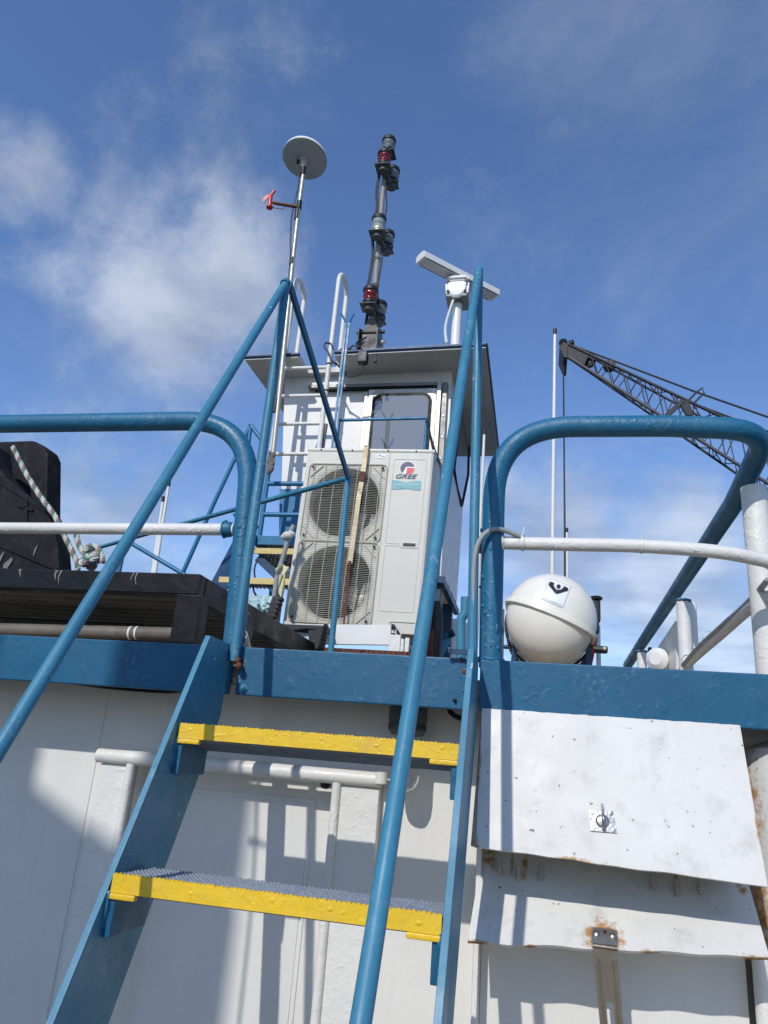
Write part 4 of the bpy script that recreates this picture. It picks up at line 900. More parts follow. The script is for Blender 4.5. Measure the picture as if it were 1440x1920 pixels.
m = MB(); m.tube(smoothpath([P(814, 1130, 5.2), P(818, 1160, 5.2), P(816, 1200, 5.2), P(812, 1240, 5.2)]), .05, 10); tag(m.build('pipe_lagging', 'black'), 'black lagged pipe running down behind the air conditioner', 'pipe')
m = MB(); m.tube([P(808, 1180, 5.1), P(806, 1236, 5.1)], .022, 10); tag(m.build('copper_pipe', 'rust'), 'rusty brown upright pipe at the foot of the air conditioner', 'pipe')
m = MB(); m.tube(rounded([P(864, 1245, 3.6), P(864, 1160, 3.6), P(872, 1150, 3.6), P(873, 1120, 3.6)], .06), .024, 14); tag(m.build('stub_pipe', 'blue'), 'short bent blue pipe behind the ladder upright near the wheelhouse legs', 'pipe')
m = MB(); q = P(852, 1195, 7.8); m.lathe([(.14, DECK - q.z), (.20, -.1), (.20, .05), (.12, .17), (.02, .2)], q, (0, 0, 1), 18); tag(m.build('vent_cowl', 'white_clean'), 'pale grey rounded vent behind the wheelhouse leg', 'vent')
# wiring at the unit's right shoulder
m = MB(); m.tube(smoothpath([P(800, 790, 5.1), P(812, 835, 4.9), P(822, 862, 4.72), P(827, 880, 4.66), P(826, 930, 4.66)]), .009, 8); tag(m.build('cable', 'black'), 'black cable dropping past the upper corner of the air conditioner', 'cable')

# railing and forked pole by the wheelhouse door
dr_ = thing('door_rail', 'thin blue rail in front of the wheelhouse door window', 'railing', (-1.5, 5.3, DECK))
a, b, c2 = P(636, 788, 5.25), P(800, 784, 5.25), P(818, 872, 5.0)
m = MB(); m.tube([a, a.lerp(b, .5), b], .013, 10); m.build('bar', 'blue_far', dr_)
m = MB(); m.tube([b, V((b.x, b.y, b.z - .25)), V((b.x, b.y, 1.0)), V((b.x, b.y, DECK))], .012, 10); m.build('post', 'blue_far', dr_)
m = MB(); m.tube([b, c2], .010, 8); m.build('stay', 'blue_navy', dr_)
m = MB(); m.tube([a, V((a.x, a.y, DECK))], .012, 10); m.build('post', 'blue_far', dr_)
fk = thing('forked_pole', 'slender blue split pole with forked top beside the white ladder hoop', 'pole', (a.x, 5.2, DECK))
t_, b_ = P(652, 606, 5.2), P(629, 800, 5.2); dx_ = .013
for s in (-1, 1):
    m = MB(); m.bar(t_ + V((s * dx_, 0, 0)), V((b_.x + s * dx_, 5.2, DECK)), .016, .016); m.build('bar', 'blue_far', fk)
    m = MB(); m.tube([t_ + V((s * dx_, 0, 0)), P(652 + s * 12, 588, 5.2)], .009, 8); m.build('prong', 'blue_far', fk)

# ------------------------------------------------------------------ wheelhouse ladder
YL = 5.86
wl = thing('wheelhouse_ladder', 'white pipe ladder with hooped hand grips up to the wheelhouse roof', 'ladder', (-2.3, YL, 1.6))
lx = P(524, 741, YL).x; rx = P(610, 741, YL).x; zsw = P(505, 872, YL).z; zlow = P(490, 1002, YL).z
def hoop(x, px, py, zend, nm):
    top = P(px, py, YL).z - .02
    pts = [V((x, YL, zend)), V((x, YL, top - .2))] + [V((x, YL + .15 - .15 * math.cos(PI * i / 12), top - .15 + .15 * math.sin(PI * i / 12))) for i in range(13)] + [V((x, YL + .30, 4.6)), V((x, YL + .30, rz(x) + .05))]
    m = MB(); m.tube(pts, .0235, 14); m.build(nm, 'white_rail', wl)
hoop(lx, 560, 509, zsw, 'stile'); hoop(rx, 648, 500, P(603, 852, YL).z, 'stile')
for y in (689, 741, 793.5, 850):
    p = P(570, y + 1, YL); m = MB(); m.tube([V((lx, YL, p.z)), V((rx, YL, p.z))], .0175, 12); m.build('rung', 'white_rail', wl)
bl = thing('lower_ladder', 'blue pipe ladder section directly below the white wheelhouse ladder', 'ladder', (-2.3, YL, zlow))
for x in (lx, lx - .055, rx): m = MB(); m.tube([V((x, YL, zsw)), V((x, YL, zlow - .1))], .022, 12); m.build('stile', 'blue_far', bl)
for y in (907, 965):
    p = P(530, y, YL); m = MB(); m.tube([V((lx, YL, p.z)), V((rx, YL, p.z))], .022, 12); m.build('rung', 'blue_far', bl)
for k in range(2): m = MB(); m.tube([P(604 - k * 14, 850, YL + .06), P(612, 795, YL + .02)], .016, 10); m.build('stay', 'steel_dull', wl)
for px, py in ((622, 683), (613, 733)): q = P(px, py, YL); m = MB(); m.lathe([(.026, -.008), (.029, 0), (.026, .008)], V((rx, YL, q.z)), (0, 0, 1), 12, cap=False); m.build('cable_tie', 'black', wl)

# ------------------------------------------------------------------ disc antenna mast with wind sensor
YG = 5.72
gm = thing('disc_antenna_mast', 'thin metal mast carrying a round grey disc antenna and red wind vane', 'antenna mast', P(510, 870, YG))
mp = [P(510, 872, YG), P(528, 700, YG), P(548, 500, YG), P(559, 400, YG), P(570, 316, YG)]
m = MB(); m.tube(mp, [.024, .024, .021, .021, .020], 14); m.build('pole', 'alu', gm)
dc = P(571, 299, YG); ud = U(571, 299, YG); ax = V((.04, .22, 1)).normalized(); dr2 = 42 * ud
m = MB(); m.lathe([(.02, -.012), (dr2 * .955, -.004), (dr2 * .985, .0)], dc, ax, 48, cap=False); m.build('disc_underside', 'dish_grey', gm)
m = MB(); m.lathe([(dr2 * .985, .0), (dr2, .004), (dr2, .012)], dc, ax, 48, cap=False); m.build('disc_gasket', 'lead_grey', gm)
m = MB(); m.lathe([(dr2, .012), (dr2 * 1.005, .02), (dr2 * .99, .045), (dr2 * .7, .075), (.001, .09)], dc, ax, 48, cap=False); m.build('disc_cover', 'white_clean', gm)
e1 = ax.cross(V((0, 1, 0))).normalized(); e2 = ax.cross(e1)
for k in range(10):
    t = k * 2 * PI / 10 + .3; q = dc + (e1 * math.cos(t) + e2 * math.sin(t)) * dr2 * .83 - ax * .006; m = MB(); m.lathe([(.008, 0), (.006, .003)], q, -ax, 8); m.build('disc_screw', 'dish_grey', gm)
m = MB(); q = dc - ax * .02; m.bar(q + e1 * .045 + e2 * .01, q - e1 * .045 + e2 * .01, .05, .03, ax, .004); m.lathe([(.034, 0), (.030, -.10)], dc - ax * .01, (mp[4] - mp[3]).normalized(), 14); m.build('bracket', 'dish_grey', gm)
m = MB(); q0 = dc - ax * .015 - e1 * .065 * (1 if e1.x > 0 else -1); m.lathe([(.016, 0), (.016, .02)], q0, -ax, 10); m.tube(smoothpath([q0, q0 + V((.0, -.02, -.10)), mp[4] + V((-.03, -.01, -.20)), mp[3] + V((-.06, -.01, -.02)), mp[3].lerp(mp[2], .5) + V((-.05, 0, 0)), mp[2] + V((-.026, 0, 0)), mp[1] + V((-.026, 0, 0))]), .008, 7); m.build('antenna_cable', 'black', gm)
for (px, py), h in (((568.5, 321), .05), ((561, 385), .05), ((557.5, 401), .07), ((547.5, 490), .04), ((526, 638), .06), ((517, 760), .07)):
    q = P(px, py, YG); d = (mp[3] - mp[2]).normalized(); m = MB(); m.tube([q - d * h, q + d * h], .027, 12); m.build('tape_band', 'black', gm)
va0, va1 = P(558, 388, YG - .02), P(511, 380, YG - .02)
m = MB(); m.bar(va0, va1, .035, .02, (0, 0, 1), .003); m.build('sensor_arm', 'rust', gm)
vb, vt = P(505.5, 388, YG - .02), P(508, 366, YG - .02)
m = MB(); m.tube([vb, vt], .021, 14); m.lathe([(.034, -.012), (.036, .006), (.02, .012)], vb, (vt - vb), 18); vane = m.build('wind_vane', 'red_plastic', gm)
m = MB(); m.tube([P(507, 368, YG - .02), P(515, 357.5, YG - .02)], .015, 12); m.build('counterweight', 'red_plastic', vane)
m = MB(); m.prism([P(507, 363, YG - .02), P(497, 367.5, YG - .02), P(492.5, 374, YG - .02), P(494, 379, YG - .02), P(501, 371, YG - .02), P(506, 368, YG - .02)], (0, .008, 0)); m.build('tail', 'red_plastic', vane)
m = MB(); m.tube(smoothpath([vb + V((.02, 0, .0)), P(516, 390, YG - .03), P(528, 391.5, YG - .03), P(534, 388, YG - .03)]), .005, 6); m.build('sensor_wire', 'black', gm)
m = MB()
for k in range(9):
    q = P(508 + random.uniform(-4, 4), 850 + k * 4, YG - .01); m.ball(q, random.uniform(.018, .032), 8, 5, (1, 1, 1.4))
m.build('clamp_wrapping', 'pipe_grey', gm)

# ------------------------------------------------------------------ navigation light mast
YN = 6.0
nm = thing('navigation_light_mast', 'hinged mast of stacked red and clear navigation lights on the wheelhouse roof', 'light mast', P(692, 652, YN))
np_ = [P(697, 610, YN), P(703, 540, YN), P(709, 470, YN), P(716, 380, YN), P(721, 330, YN)]
m = MB(); m.tube(np_, [.029, .028, .027, .026, .025], 16); m.build('pole', 'dull_pole', nm)
def nav(c, lens, plate=.082, name='navigation_light'):
    m = MB(); m.box(c + V((-plate, -plate, -.008)), c + V((plate, plate, .006)), .012); lo = m.build(name, 'lead_grey', nm)
    m = MB(); m.lathe([(.05, -.045), (.055, -.02), (.055, -.008)], c, (0, 0, 1), 20); m.build('flange', 'lead_grey', lo)
    m = MB(); m.lathe([(.060, .006), (.064, .012), (.064, .03), (.070, .036), (.070, .055), (.062, .060)], c, (0, 0, 1), 24); m.build('lens_seat', 'alu' if lens == 'lens_clear' else 'black', lo)
    m = MB(); m.lathe([(.060, .056), (.068, .062), (.062, .082), (.066, .10), (.074, .115), (.066, .13), (.062, .148), (.068, .165), (.060, .17)], c, (0, 0, 1), 24); m.build('lens', lens, lo)
    m = MB(); m.lathe([(.030, .06), (.030, .165)], c, (0, 0, 1), 12); m.build('bulb_holder', 'steel', lo)
    m = MB(); m.lathe([(.066, .168), (.076, .172), (.078, .195), (.070, .215), (.045, .225), (.02, .228)], c, (0, 0, 1), 24); m.build('cap', 'black', lo)
    return lo
for (px, py), Y, lens, dx_ in (((692, 576), 5.885, 'lens_red', 0), ((708, 440), 5.885, 'lens_clear', 0), ((719, 316), 5.885, 'lens_red', 0)):
    f = P(px, py, Y); pc = P(px + 8, py, YN)
    nav(f, lens); r = V((f.x + .05, 6.10, f.z - .02)); nav(r, 'lens_dark', .07)
    m = MB(); m.bar(f + V((.0, .05, -.025)), r + V((0, -.04, -.012)), .05, .03); m.build('bracket_arm', 'lead_grey', nm)
tp = P(727, 290, YN + .02); nav(tp, 'lens_dark'); m = MB(); m.tube([np_[4], tp + V((0, 0, -.02))], .03, 12); m.build('pole_head', 'lead_grey', nm)
for off, r in ((-.05, .012), (-.062, .009), (.045, .008)):
    pts = [p + V((off + .012 * math.sin(i * 2.1), -.02, 0)) for i, p in enumerate([np_[0].lerp(np_[4], k / 9) for k in range(10)])]
    m = MB(); m.tube(smoothpath(pts, 4), r, 7); m.build('wire', 'black', nm)
for k in (.25, .42, .62, .70): q = np_[0].lerp(np_[4], k); m = MB(); m.lathe([(.040, -.006), (.043, 0), (.040, .006)], q, (np_[4] - np_[0]), 14, cap=False); m.build('wire_clip', 'black', nm)
hb0 = P(692, 640, YN - .05)
for s, mt in ((-1, 'black'), (1, 'lead_grey')):
    m = MB(); x = hb0.x + s * .092; zb = rz(x) + .055; zt_ = P(692, 622, YN).z
    m.prism([(x - .006, YN - .13, zb), (x - .006, YN + .15, zb), (x - .006, YN + .15, zt_ - .08), (x - .006, YN + .02, zt_ + .03), (x - .006, YN - .13, zt_ - .04)], (.012, 0, 0), .002); m.build('hinge_cheek', mt, nm)
m = MB(); m.box((hb0.x - .085, YN - .06, rz(hb0.x) + .056), (hb0.x + .085, YN + .08, P(692, 632, YN).z), .01); m.build('hinge_block', 'black', nm)
m = MB(); m.prism([V((hb0.x - .07, YN - .03, P(692, 626, YN).z)), V((hb0.x + .075, YN - .03, P(692, 626, YN).z)), np_[0] + V((.035, -.03, .06)), np_[0] + V((-.035, -.03, .06))], (0, .06, 0), .004); m.build('pole_foot', 'pipe_grey', nm)
m = MB(); m.tube([V((hb0.x - .14, YN - .02, P(692, 626, YN).z)), V((hb0.x + .14, YN - .02, P(692, 626, YN).z))], .016, 10); m.build('hinge_pin', 'black', nm)
m = MB(); m.lathe([(.022, 0), (.024, .04), (.012, .06)], V((hb0.x + .10, YN - .02, P(692, 645, YN).z)), (1, 0, 0), 12); m.build('locking_pin', 'steel', nm)
m = MB(); q = P(681, 672, RY - .02); m.box(q + V((-.045, -.05, -.06)), q + V((.045, .03, .05)), .008); m.build('floodlight', 'black', nm)
m = MB(); q2 = P(704, 672, RY + .02); m.tube([q2 + V((0, 0, .07)), q2 + V((.0, 0, -.03))], .010, 8); m.ball(q2 + V((0, 0, -.03)), .022, 8, 6); m.build('roof_bolt', 'lead_grey', nm)
wr = thing('roof_wiring', 'tangle of black wires at the roof edge beside the light mast hinge', 'cable', P(660, 660, RY))
for pl, r in (([(687, 632), (676, 640), (670, 655), (660, 656), (648, 652), (635, 658)], .009), ([(683, 640), (672, 652), (662, 648), (650, 660), (640, 661), (628, 656)], .008), ([(676, 636), (668, 646), (678, 655), (664, 660), (650, 656)], .008),
              ([(690, 690), (684, 680), (680, 695), (669, 704), (655, 707), (648, 703)], .0055), ([(632, 682), (623, 676), (615, 660), (608, 650), (611, 643), (620, 645), (625, 655)], .009), ([(622, 678), (632, 684), (642, 692), (650, 700)], .009)):
    m = MB(); m.tube(smoothpath([P(x, y, RY - .03 + .01 * i) for i, (x, y) in enumerate(pl)]), r, 7); m.build('wire', 'black', wr)

# ------------------------------------------------------------------ radar
YQ = 6.35
rd = thing('radar_scanner', 'white open array radar scanner on a post above the wheelhouse roof', 'radar', V((P(857, 640, YQ).x, YQ, rz(-.8) + .055)))
g = P(859, 549, YQ); px_ = g.x
m = MB(); m.lathe([(.048, 0), (.048, g.z - .14 - (rz(-.8) + .055))], V((px_, YQ, rz(-.8) + .055)), (0, 0, 1), 22); m.build('post', 'white_clean', rd)
m = MB(); m.box((px_ - .11, YQ - .13, g.z - .135), (px_ + .11, YQ + .13, g.z - .10), .012); m.build('base_plate', 'steel_dull', rd)
def taper(z0, z1, w0, w1, d0, d1, bev, name, mat):
    bm = bmesh.new(); bmesh.ops.create_cube(bm, size=1)
    for v in bm.verts:
        t = v.co.z + .5; v.co = V((px_ + v.co.x * 2 * (w0 + (w1 - w0) * t), YQ + v.co.y * 2 * (d0 + (d1 - d0) * t), z0 + (z1 - z0) * t))
    bmesh.ops.bevel(bm, geom=list(bm.edges), offset=bev, segments=3, affect='EDGES'); return MB().addbm(bm).build(name, mat, rd)
taper(g.z - .10, g.z + .070, .110, .125, .125, .135, .03, 'gearbox', 'white_clean')
taper(g.z + .070, g.z + .150, .128, .10, .14, .11, .025, 'gearbox_lid', 'white_clean')
m = MB()
for sx in (-1, 1):
    for sz in (.055, -.085): m.lathe([(.016, 0), (.016, .012), (.008, .014)], (px_ + sx * .088, YQ - .124, g.z + sz * .85), (0, -1, 0), 10)
m.build('gearbox_bolts', 'black', rd)
m = MB(); m.lathe([(.08, 0), (.072, .02), (.06, .03)], (px_, YQ - .10, g.z - .075), (0, -1, .3), 20); m.build('boss', 'white_clean', rd)
za = g.z + .20
al_, ar_ = P(798, 488, Z=za), P(921, 551, Z=za); mid = V((px_, YQ, za)); dd = (ar_ - al_).normalized(); HL = .50
m = MB(); m.lathe([(.06, g.z + .145 - za), (.05, -.04)], mid, (0, 0, 1), 18); m.build('hub', 'white_clean', rd)
side = dd.cross(V((0, 0, 1))).normalized()
if side.y > 0: side = -side
prof2 = [(.075, -.04), (.075, .025), (.055, .045), (0, .052), (-.055, .045), (-.075, .025), (-.075, -.04)]
A = mid - dd * HL; m = MB(); m.prism([A + side * u + V((0, 0, w)) for u, w in prof2], dd * (2 * HL), .006); arr = m.build('array', 'white_clean', rd)
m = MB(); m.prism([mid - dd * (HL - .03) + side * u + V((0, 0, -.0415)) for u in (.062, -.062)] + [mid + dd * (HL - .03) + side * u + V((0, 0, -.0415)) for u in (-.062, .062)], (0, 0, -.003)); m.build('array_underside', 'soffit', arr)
for u in (-.068, .068):
    m = MB(); m.tube([mid - dd * (HL - .05) + side * u + V((0, 0, -.043)), mid + dd * (HL - .05) + side * u + V((0, 0, -.043))], .004, 6); m.build('array_seam', 'lead_grey', arr)
m = MB(); m.tube(smoothpath([(px_ - .03, YQ - .09, g.z - .14), (px_ - .055, YQ - .10, g.z - .25), (px_ - .10, YQ - .07, g.z - .45), (px_ - .085, YQ - .05, g.z - .62)]), .014, 8); m.build('radar_cable', 'white_clean', rd)

# ------------------------------------------------------------------ black steel table and what stands on it
TX = P(376, 1076, 2.6).x; TZ = P(376, 1076, 2.6).z; TYB = 4.36
tb = thing('steel_table', 'black painted steel work table carrying the black fenders', 'table', (-2.5, 3.4, DECK))
m = MB(); m.box((-4.4, 2.6, TZ - .083), (TX, 2.66, TZ), .004); m.build('front_beam', 'black_steel', tb)
m = MB(); m.box((TX - .06, 2.661, TZ - .105), (TX + .002, TYB, TZ - .001), .004); m.build('side_beam', 'black_steel', tb)
m = MB(); m.box((-4.4, 2.661, TZ - .012), (TX - .061, TYB, TZ - .004)); m.build('table_top', 'black_steel', tb)
q = P(358, 1150, 2.64)
for x, y in ((q.x, 2.63), (q.x, 4.25), (-3.6, 2.63), (-3.6, 4.25)):
    m = MB(); m.box((x - .052, y - .03, DECK), (x + .052, y + .05, TZ - .084), .004); m.build('leg', 'black_steel', tb)
for k in range(24):
    y = 2.70 + k * .068; m = MB(); m.box((-4.3, y, TZ - .045 - .004 * (k % 3)), (TX - .062, y + .045, TZ - .0125), .003); m.build('underside_slat', 'mat_dark' if k % 3 else 'pipe_grey', tb)
m = MB(); m.box((-4.3, 3.0, DECK + .18), (-1.75, 3.04, DECK + .30), .01); m.build('cross_beam', 'black', tb)
for px, py, w, h in ((35, 1084, .006, .030), (103, 1084, .009, .035), (109, 1092, .004, .05), (246, 1088, .003, .03), (254, 1090, .0035, .045)):
    q = P(px, py, 2.598); zz_ = TZ - .003; pl = []; pr = []
    for k in range(8):
        t = k / 7; ww = w * (1 - .75 * t) * random.uniform(.5, 1.1) + .0006; cx_ = q.x + .004 * math.sin(t * 5 + px); pl.append((cx_ - ww, 2.5985, zz_ - h * 1.1 * t)); pr.append((cx_ + ww, 2.5985, zz_ - h * 1.1 * t))
    m = MB(); m.raw(pl + pr, [[k, k + 1, 8 + k + 1, 8 + k] for k in range(7)]); m.build('dropping', 'steel_dull', tb)
m = MB()
for k in range(16):
    q = P(464 + random.uniform(-6, 6), 1140 + k * 2.6, X=TX + .012); m.tube(smoothpath([q, q + V((.015, -.02, -.03)), q + V((.004, -.03, -.07 - .03 * random.random()))], 4), .008, 6)
m.build('frayed_wrap', 'pipe_grey', tb)
gp = thing('grey_pipe', 'worn grey pipe with white rings lying under the black table', 'pipe', P(150, 1186, 2.3))
pa, pb = P(-160, 1176, 2.72), P(372, 1190, 2.72); m = MB(); m.tube([pa, pb], .027, 16); m.build('tube', 'pipe_grey', gp)
for px in (246, 258): q = P(px, 1187, 2.72); m = MB(); m.lathe([(.0280, -.004), (.0280, .004)], q, (pb - pa), 18, cap=False); m.build('white_ring', 'white_clean', gp)
op = P(455, 1190, 2.35); m = MB(); m.lathe([(.012, .0), (.0135, -.002), (.0165, -.002), (.0175, .0), (.0175, .5), (.012, .5)], op, (-.35, 1, .02), 18, cap=False); tag(m.build('open_pipe', 'alu'), 'open end of a small metal pipe beside the ladder upright under the black table', 'pipe')
m = MB()
for k in range(7): y = 2.5 + k * .1; m.box((-1.45, y, DECK + .02 + k * .022), (-.72, y + .09, DECK + .055 + k * .022), .008)
tag(m.build('ribbed_mat', 'mat_dark'), 'dark ribbed matting on the deck behind the middle beam', 'mat')
# two black moulded fenders
def fender(name, label, pts, Y, dep, bev):
    t = thing(name, label, 'fender', P(pts[0][0], 1075, Y), 'black fenders on the table'); m = MB(); m.prism([P(x, y, Y) for x, y in pts], (0, dep, 0), bev); m.build('body', 'rubber', t); return t
f1 = fender('rubber_fender', 'tall black moulded fender block standing on the black table', [(-20, 850), (-4, 826), (60, 824), (84, 836), (90, 850), (86, 1078), (-20, 1078)], 3.15, .13, .020)
m = MB(); m.prism([P(10, 846, 3.148), P(40, 828, 3.148), P(58, 832, 3.148), P(64, 870, 3.148)], (0, .02, 0), .004); m.build('chamfer_face', 'rubber', f1)
m = MB(); m.prism([P(-2, 938, 3.14), P(84, 943, 3.14), P(87, 955, 3.14), P(84, 964, 3.14), P(-2, 964, 3.14)], (0, .03, 0), .006); m.build('rib', 'rubber', f1)
f2 = fender('rubber_fender', 'low black moulded fender block with sloping end in front of the tall one', [(-300, 792), (-24, 822), (-4, 836), (0, 880), (30, 915), (92, 960), (108, 1018), (112, 1078), (-300, 1078)], 2.90, .11, .016)
m = MB(); m.prism([P(-60, 880, 2.895), P(4, 890, 2.895), P(82, 955, 2.895), P(90, 966, 2.895), P(2, 910, 2.895), P(-60, 900, 2.895)], (0, .03, 0), .005); m.build('rib', 'rubber', f2)
m = MB(); m.bar(P(49, 935, 2.897), P(49, 980, 2.897), .02, .012, (0, -1, 0)); m.bar(P(35, 948, 2.897), P(62, 957, 2.897), .012, .012, (0, -1, 0)); m.build('moulded_rib', 'rubber', f2)
m = MB(); m.bar(P(0, 1023, 2.897), P(108, 1068, 2.897), .012, .01, (0, -1, 0)); m.build('lower_rib', 'rubber', f2)
for px, py, w, h in ((2, 1045, .010, .03), (14, 1058, .022, .035), (66, 1032, .006, .03)):
    q = P(px, py, 2.894); m = MB(); m.raw([(q.x - w, 2.894, q.z), (q.x + w * .6, 2.894, q.z + h), (q.x + w, 2.894, q.z + h * .6), (q.x + w * .2, 2.894, q.z - h * .6), (q.x - w * .8, 2.894, q.z - h)], [[0, 1, 2, 3, 4]]); m.build('dropping', 'steel_dull', f2)
# rope
rpth = thing('mooring_rope', 'twisted white and green rope tied in a knot at the black fender', 'rope', P(172, 1075, 2.8))
def strands(path, R, r, turns):
    path = smoothpath(path, 14); L = [0]
    for a, b in zip(path, path[1:]): L.append(L[-1] + (b - a).length)
    for k, mt in enumerate(('rope_white', 'rope_white', 'rope_teal', 'rope_pink')):
        pts = []
        for i, p in enumerate(path):
            t = (path[min(i + 1, len(path) - 1)] - path[max(i - 1, 0)]).normalized(); n1 = t.cross(V((0, 1, .2))).normalized(); n2 = t.cross(n1); a = L[i] * turns + k * PI / 2
            pts.append(p + (n1 * math.cos(a) + n2 * math.sin(a)) * R)
        m = MB(); m.tube(pts, r, 6); m.build('strand', mt, rpth)
YK = 2.78
strands([P(24, 838, YK), P(50, 890, YK), P(78, 934, YK), P(103, 968, YK), P(120, 1003, YK), P(136, 1035, YK), P(146, 1062, YK), P(138, 1078, YK)], .0062, .0072, 105)
strands([P(118, 998, YK), P(140, 996, YK - .02), P(148, 1022, YK - .02), P(164, 1046, YK - .03)], .0062, .0072, 105)
kc = P(173, 1049, YK - .02)
for k in range(5):
    pts = []; ph = random.random() * 6; ax1 = V((random.uniform(-1, 1), random.uniform(-1, 1), random.uniform(-1, 1))).normalized(); ax2 = ax1.cross(V((.3, 1, .2))).normalized()
    for i in range(9): t = ph + i * .75; pts.append(kc + ax1 * math.cos(t) * .038 + ax2 * math.sin(t) * .038 + V((0, -.01 * k + .02, 0)))
    strands(pts, .0058, .0068, 105)
lp_ = [P(160, 1034, YK - .03), P(168, 1024, YK - .03), P(182, 1026, YK - .03), P(190, 1040, YK - .03), P(193, 1055, YK - .03)]
strands(lp_, .0058, .0068, 105)

# thin rails beyond the table
fr_ = thing('far_rail', 'thin blue angled railing beyond the black table', 'railing', (-2.6, 4.6, DECK))
for pl in ([(470, 797), (405, 935), (341, 1078), (330, 1102)], [(470, 797), (500, 838)], [(470, 797), (466, 832)], [(250, 1021), (347, 1078), (360, 1086)], [(222, 1078), (232, 1030)]):
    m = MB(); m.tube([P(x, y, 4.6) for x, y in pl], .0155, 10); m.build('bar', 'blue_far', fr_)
m = MB(); A = P(341, 1078, 4.6); m.tube([A, V((A.x - .1, 4.6, DECK))], .0155, 10); m.build('post', 'blue_far', fr_)

# ------------------------------------------------------------------ steps up to the wheelhouse ladder
stp = thing('platform_steps', 'blue platform and grating steps with worn yellow edges below the wheelhouse ladder', 'steps', (-2.1, 5.3, DECK))
def step(px0, px1, py, Y, dep, edge_mat, h=.05, grate='grating_dark'):
    a, b = P(px0, py, Y), P(px1, py, Y); z = a.z
    m = MB(); m.box((a.x, Y, z - h), (b.x, Y + .012, z), .002); s = m.build('step_edge', edge_mat, stp)
    m = MB(); n = int((b.x - a.x) / .028); k = int(dep / .07)
    for i in range(n): x = a.x + (b.x - a.x) * (i + .5) / n; m.box((x - .003, Y + .013, z - .03), (x + .003, Y + dep, z - .006))
    for i in range(k): y = Y + .04 + dep * i / k; m.box((a.x, y - .005, z - .026), (b.x, y + .005, z - .010))
    g = m.build('step_grating', grate, stp, smooth=False); g['kind'] = 'stuff'; return a, b
a, b = step(480, 600, 1004, 5.35, .75, 'blue_far', .075)
m = MB(); m.bar(V((a.x, 5.3, a.z - .04)), V((a.x - .02, 6.1, a.z - .04)), .02, .08); m.build('side_plate', 'blue_far', stp)
a1, b1 = step(476, 560, 1027, 5.05, .50, 'pale_yellow', .045)
a2, b2 = step(411, 562, 1081, 4.75, .22, 'pale_yellow', .045)
m = MB(); m.bar(P(442, 1030, 4.9) + V((0, .2, .25)), P(404, 1112, 4.7), .014, .14, (1, 0, 0)); m.build('stringer', 'blue_navy', stp)
m = MB(); m.bar(P(484, 1046, 5.1), P(520, 1080, 5.1), .06, .03, (0, -1, 0)); m.build('brace', 'blue_navy', stp)
m = MB(); m.tube([P(513, 1095, 4.9), P(511, 1125, 4.9), P(505, 1230, 4.9)], .03, 10); m.build('leg', 'blue_far', stp)
m = MB(); q = P(520, 1150, 5.5); m.tube([q + V((0, 0, .3)), V((q.x, q.y, DECK))], .03, 10); m.build('leg', 'steel_dull', stp)
for x0, y0, x1, y1 in ((482, 1050, 478, 1084), (476, 1096, 481, 1118)): m = MB(); m.tube(smoothpath([P(x0, y0, 4.9), P((x0 + x1) / 2 - 3, (y0 + y1) / 2, 4.9), P(x1, y1, 4.9)]), .007, 6); m.build('loose_strap', 'black', stp)
nt_ = thing('fish_net', 'pale teal bundled netting behind the ladder upright below the steps', 'net', P(490, 1160, 4.5))
m = MB(); A, B = P(458, 1118, 4.5), P(516, 1116, 4.5); vs = []; fs = []; nx, nz_ = 26, 16
for j in range(nz_ + 1):
    for i in range(nx + 1):
        u, v = i / nx, j / nz_; p = P(458 + 60 * u, 1117 + 52 * v, 4.5); vs.append(p + V((0, .05 * noise.noise(V((u * 9, v * 7, 0))) - .10 * math.sin(PI * v), .012 * noise.noise(V((u * 14, v * 3, 5))))))
for j in range(nz_):
    for i in range(nx): k = j * (nx + 1) + i; fs.append([k, k + 1, k + nx + 2, k + nx + 1])
m.raw(vs, fs); o = m.build('netting', 'net_teal', nt_); md = o.modifiers.new('thick', 'SOLIDIFY'); md.thickness = .02
cm = thing('comb_bracket', 'black toothed bracket leaning beside the pale netting', 'bracket', P(508, 1165, 4.4))
m = MB(); m.bar(P(520, 1120, 4.4), P(505, 1166, 4.4), .05, .05, (0, -1, 0), .006)
for k in range(6): q = P(527 - k * 3.0, 1124 + k * 8, 4.4); m.box(q + V((-.012, -.03, -.012)), q + V((.012, .03, .012)), .004)
m.build('bar', 'black', cm)
cl = thing('rag', 'cream rag tied on a pale cord beside the air conditioner', 'rag', P(530, 1120, 4.45))
m = MB(); m.tube(smoothpath([P(551, 985, 4.45), P(541, 1005, 4.45), P(535, 1030, 4.45), P(526, 1060, 4.45), P(519, 1085, 4.45), P(514, 1118, 4.45)]), .016, 9); m.build('cord', 'cable_grey', cl)
m = MB(); 
for q, r in ((P(539, 1004, 4.43), .035), (P(534, 1006, 4.43), .026), (P(545, 1001, 4.43), .026)): m.ball(q, r, 10, 7, (1.1, .8, .8))
m.build('knot', 'rope_white', cl)
def ragmesh(rows, Y):
    vs = []; fs = []; n = 7
    for j, (xa, xb, y) in enumerate(rows):
        for i in range(n): u = i / (n - 1); vs.append(P(xa + (xb - xa) * u, y + 2 * math.sin(u * 9 + j), Y - .02 - .035 * math.sin(u * 7 + j * 1.3)))
    for j in range(len(rows) - 1):
        for i in range(n - 1): k = j * n + i; fs.append([k, k + 1, k + n + 1, k + n])
    return MB().raw(vs, fs)
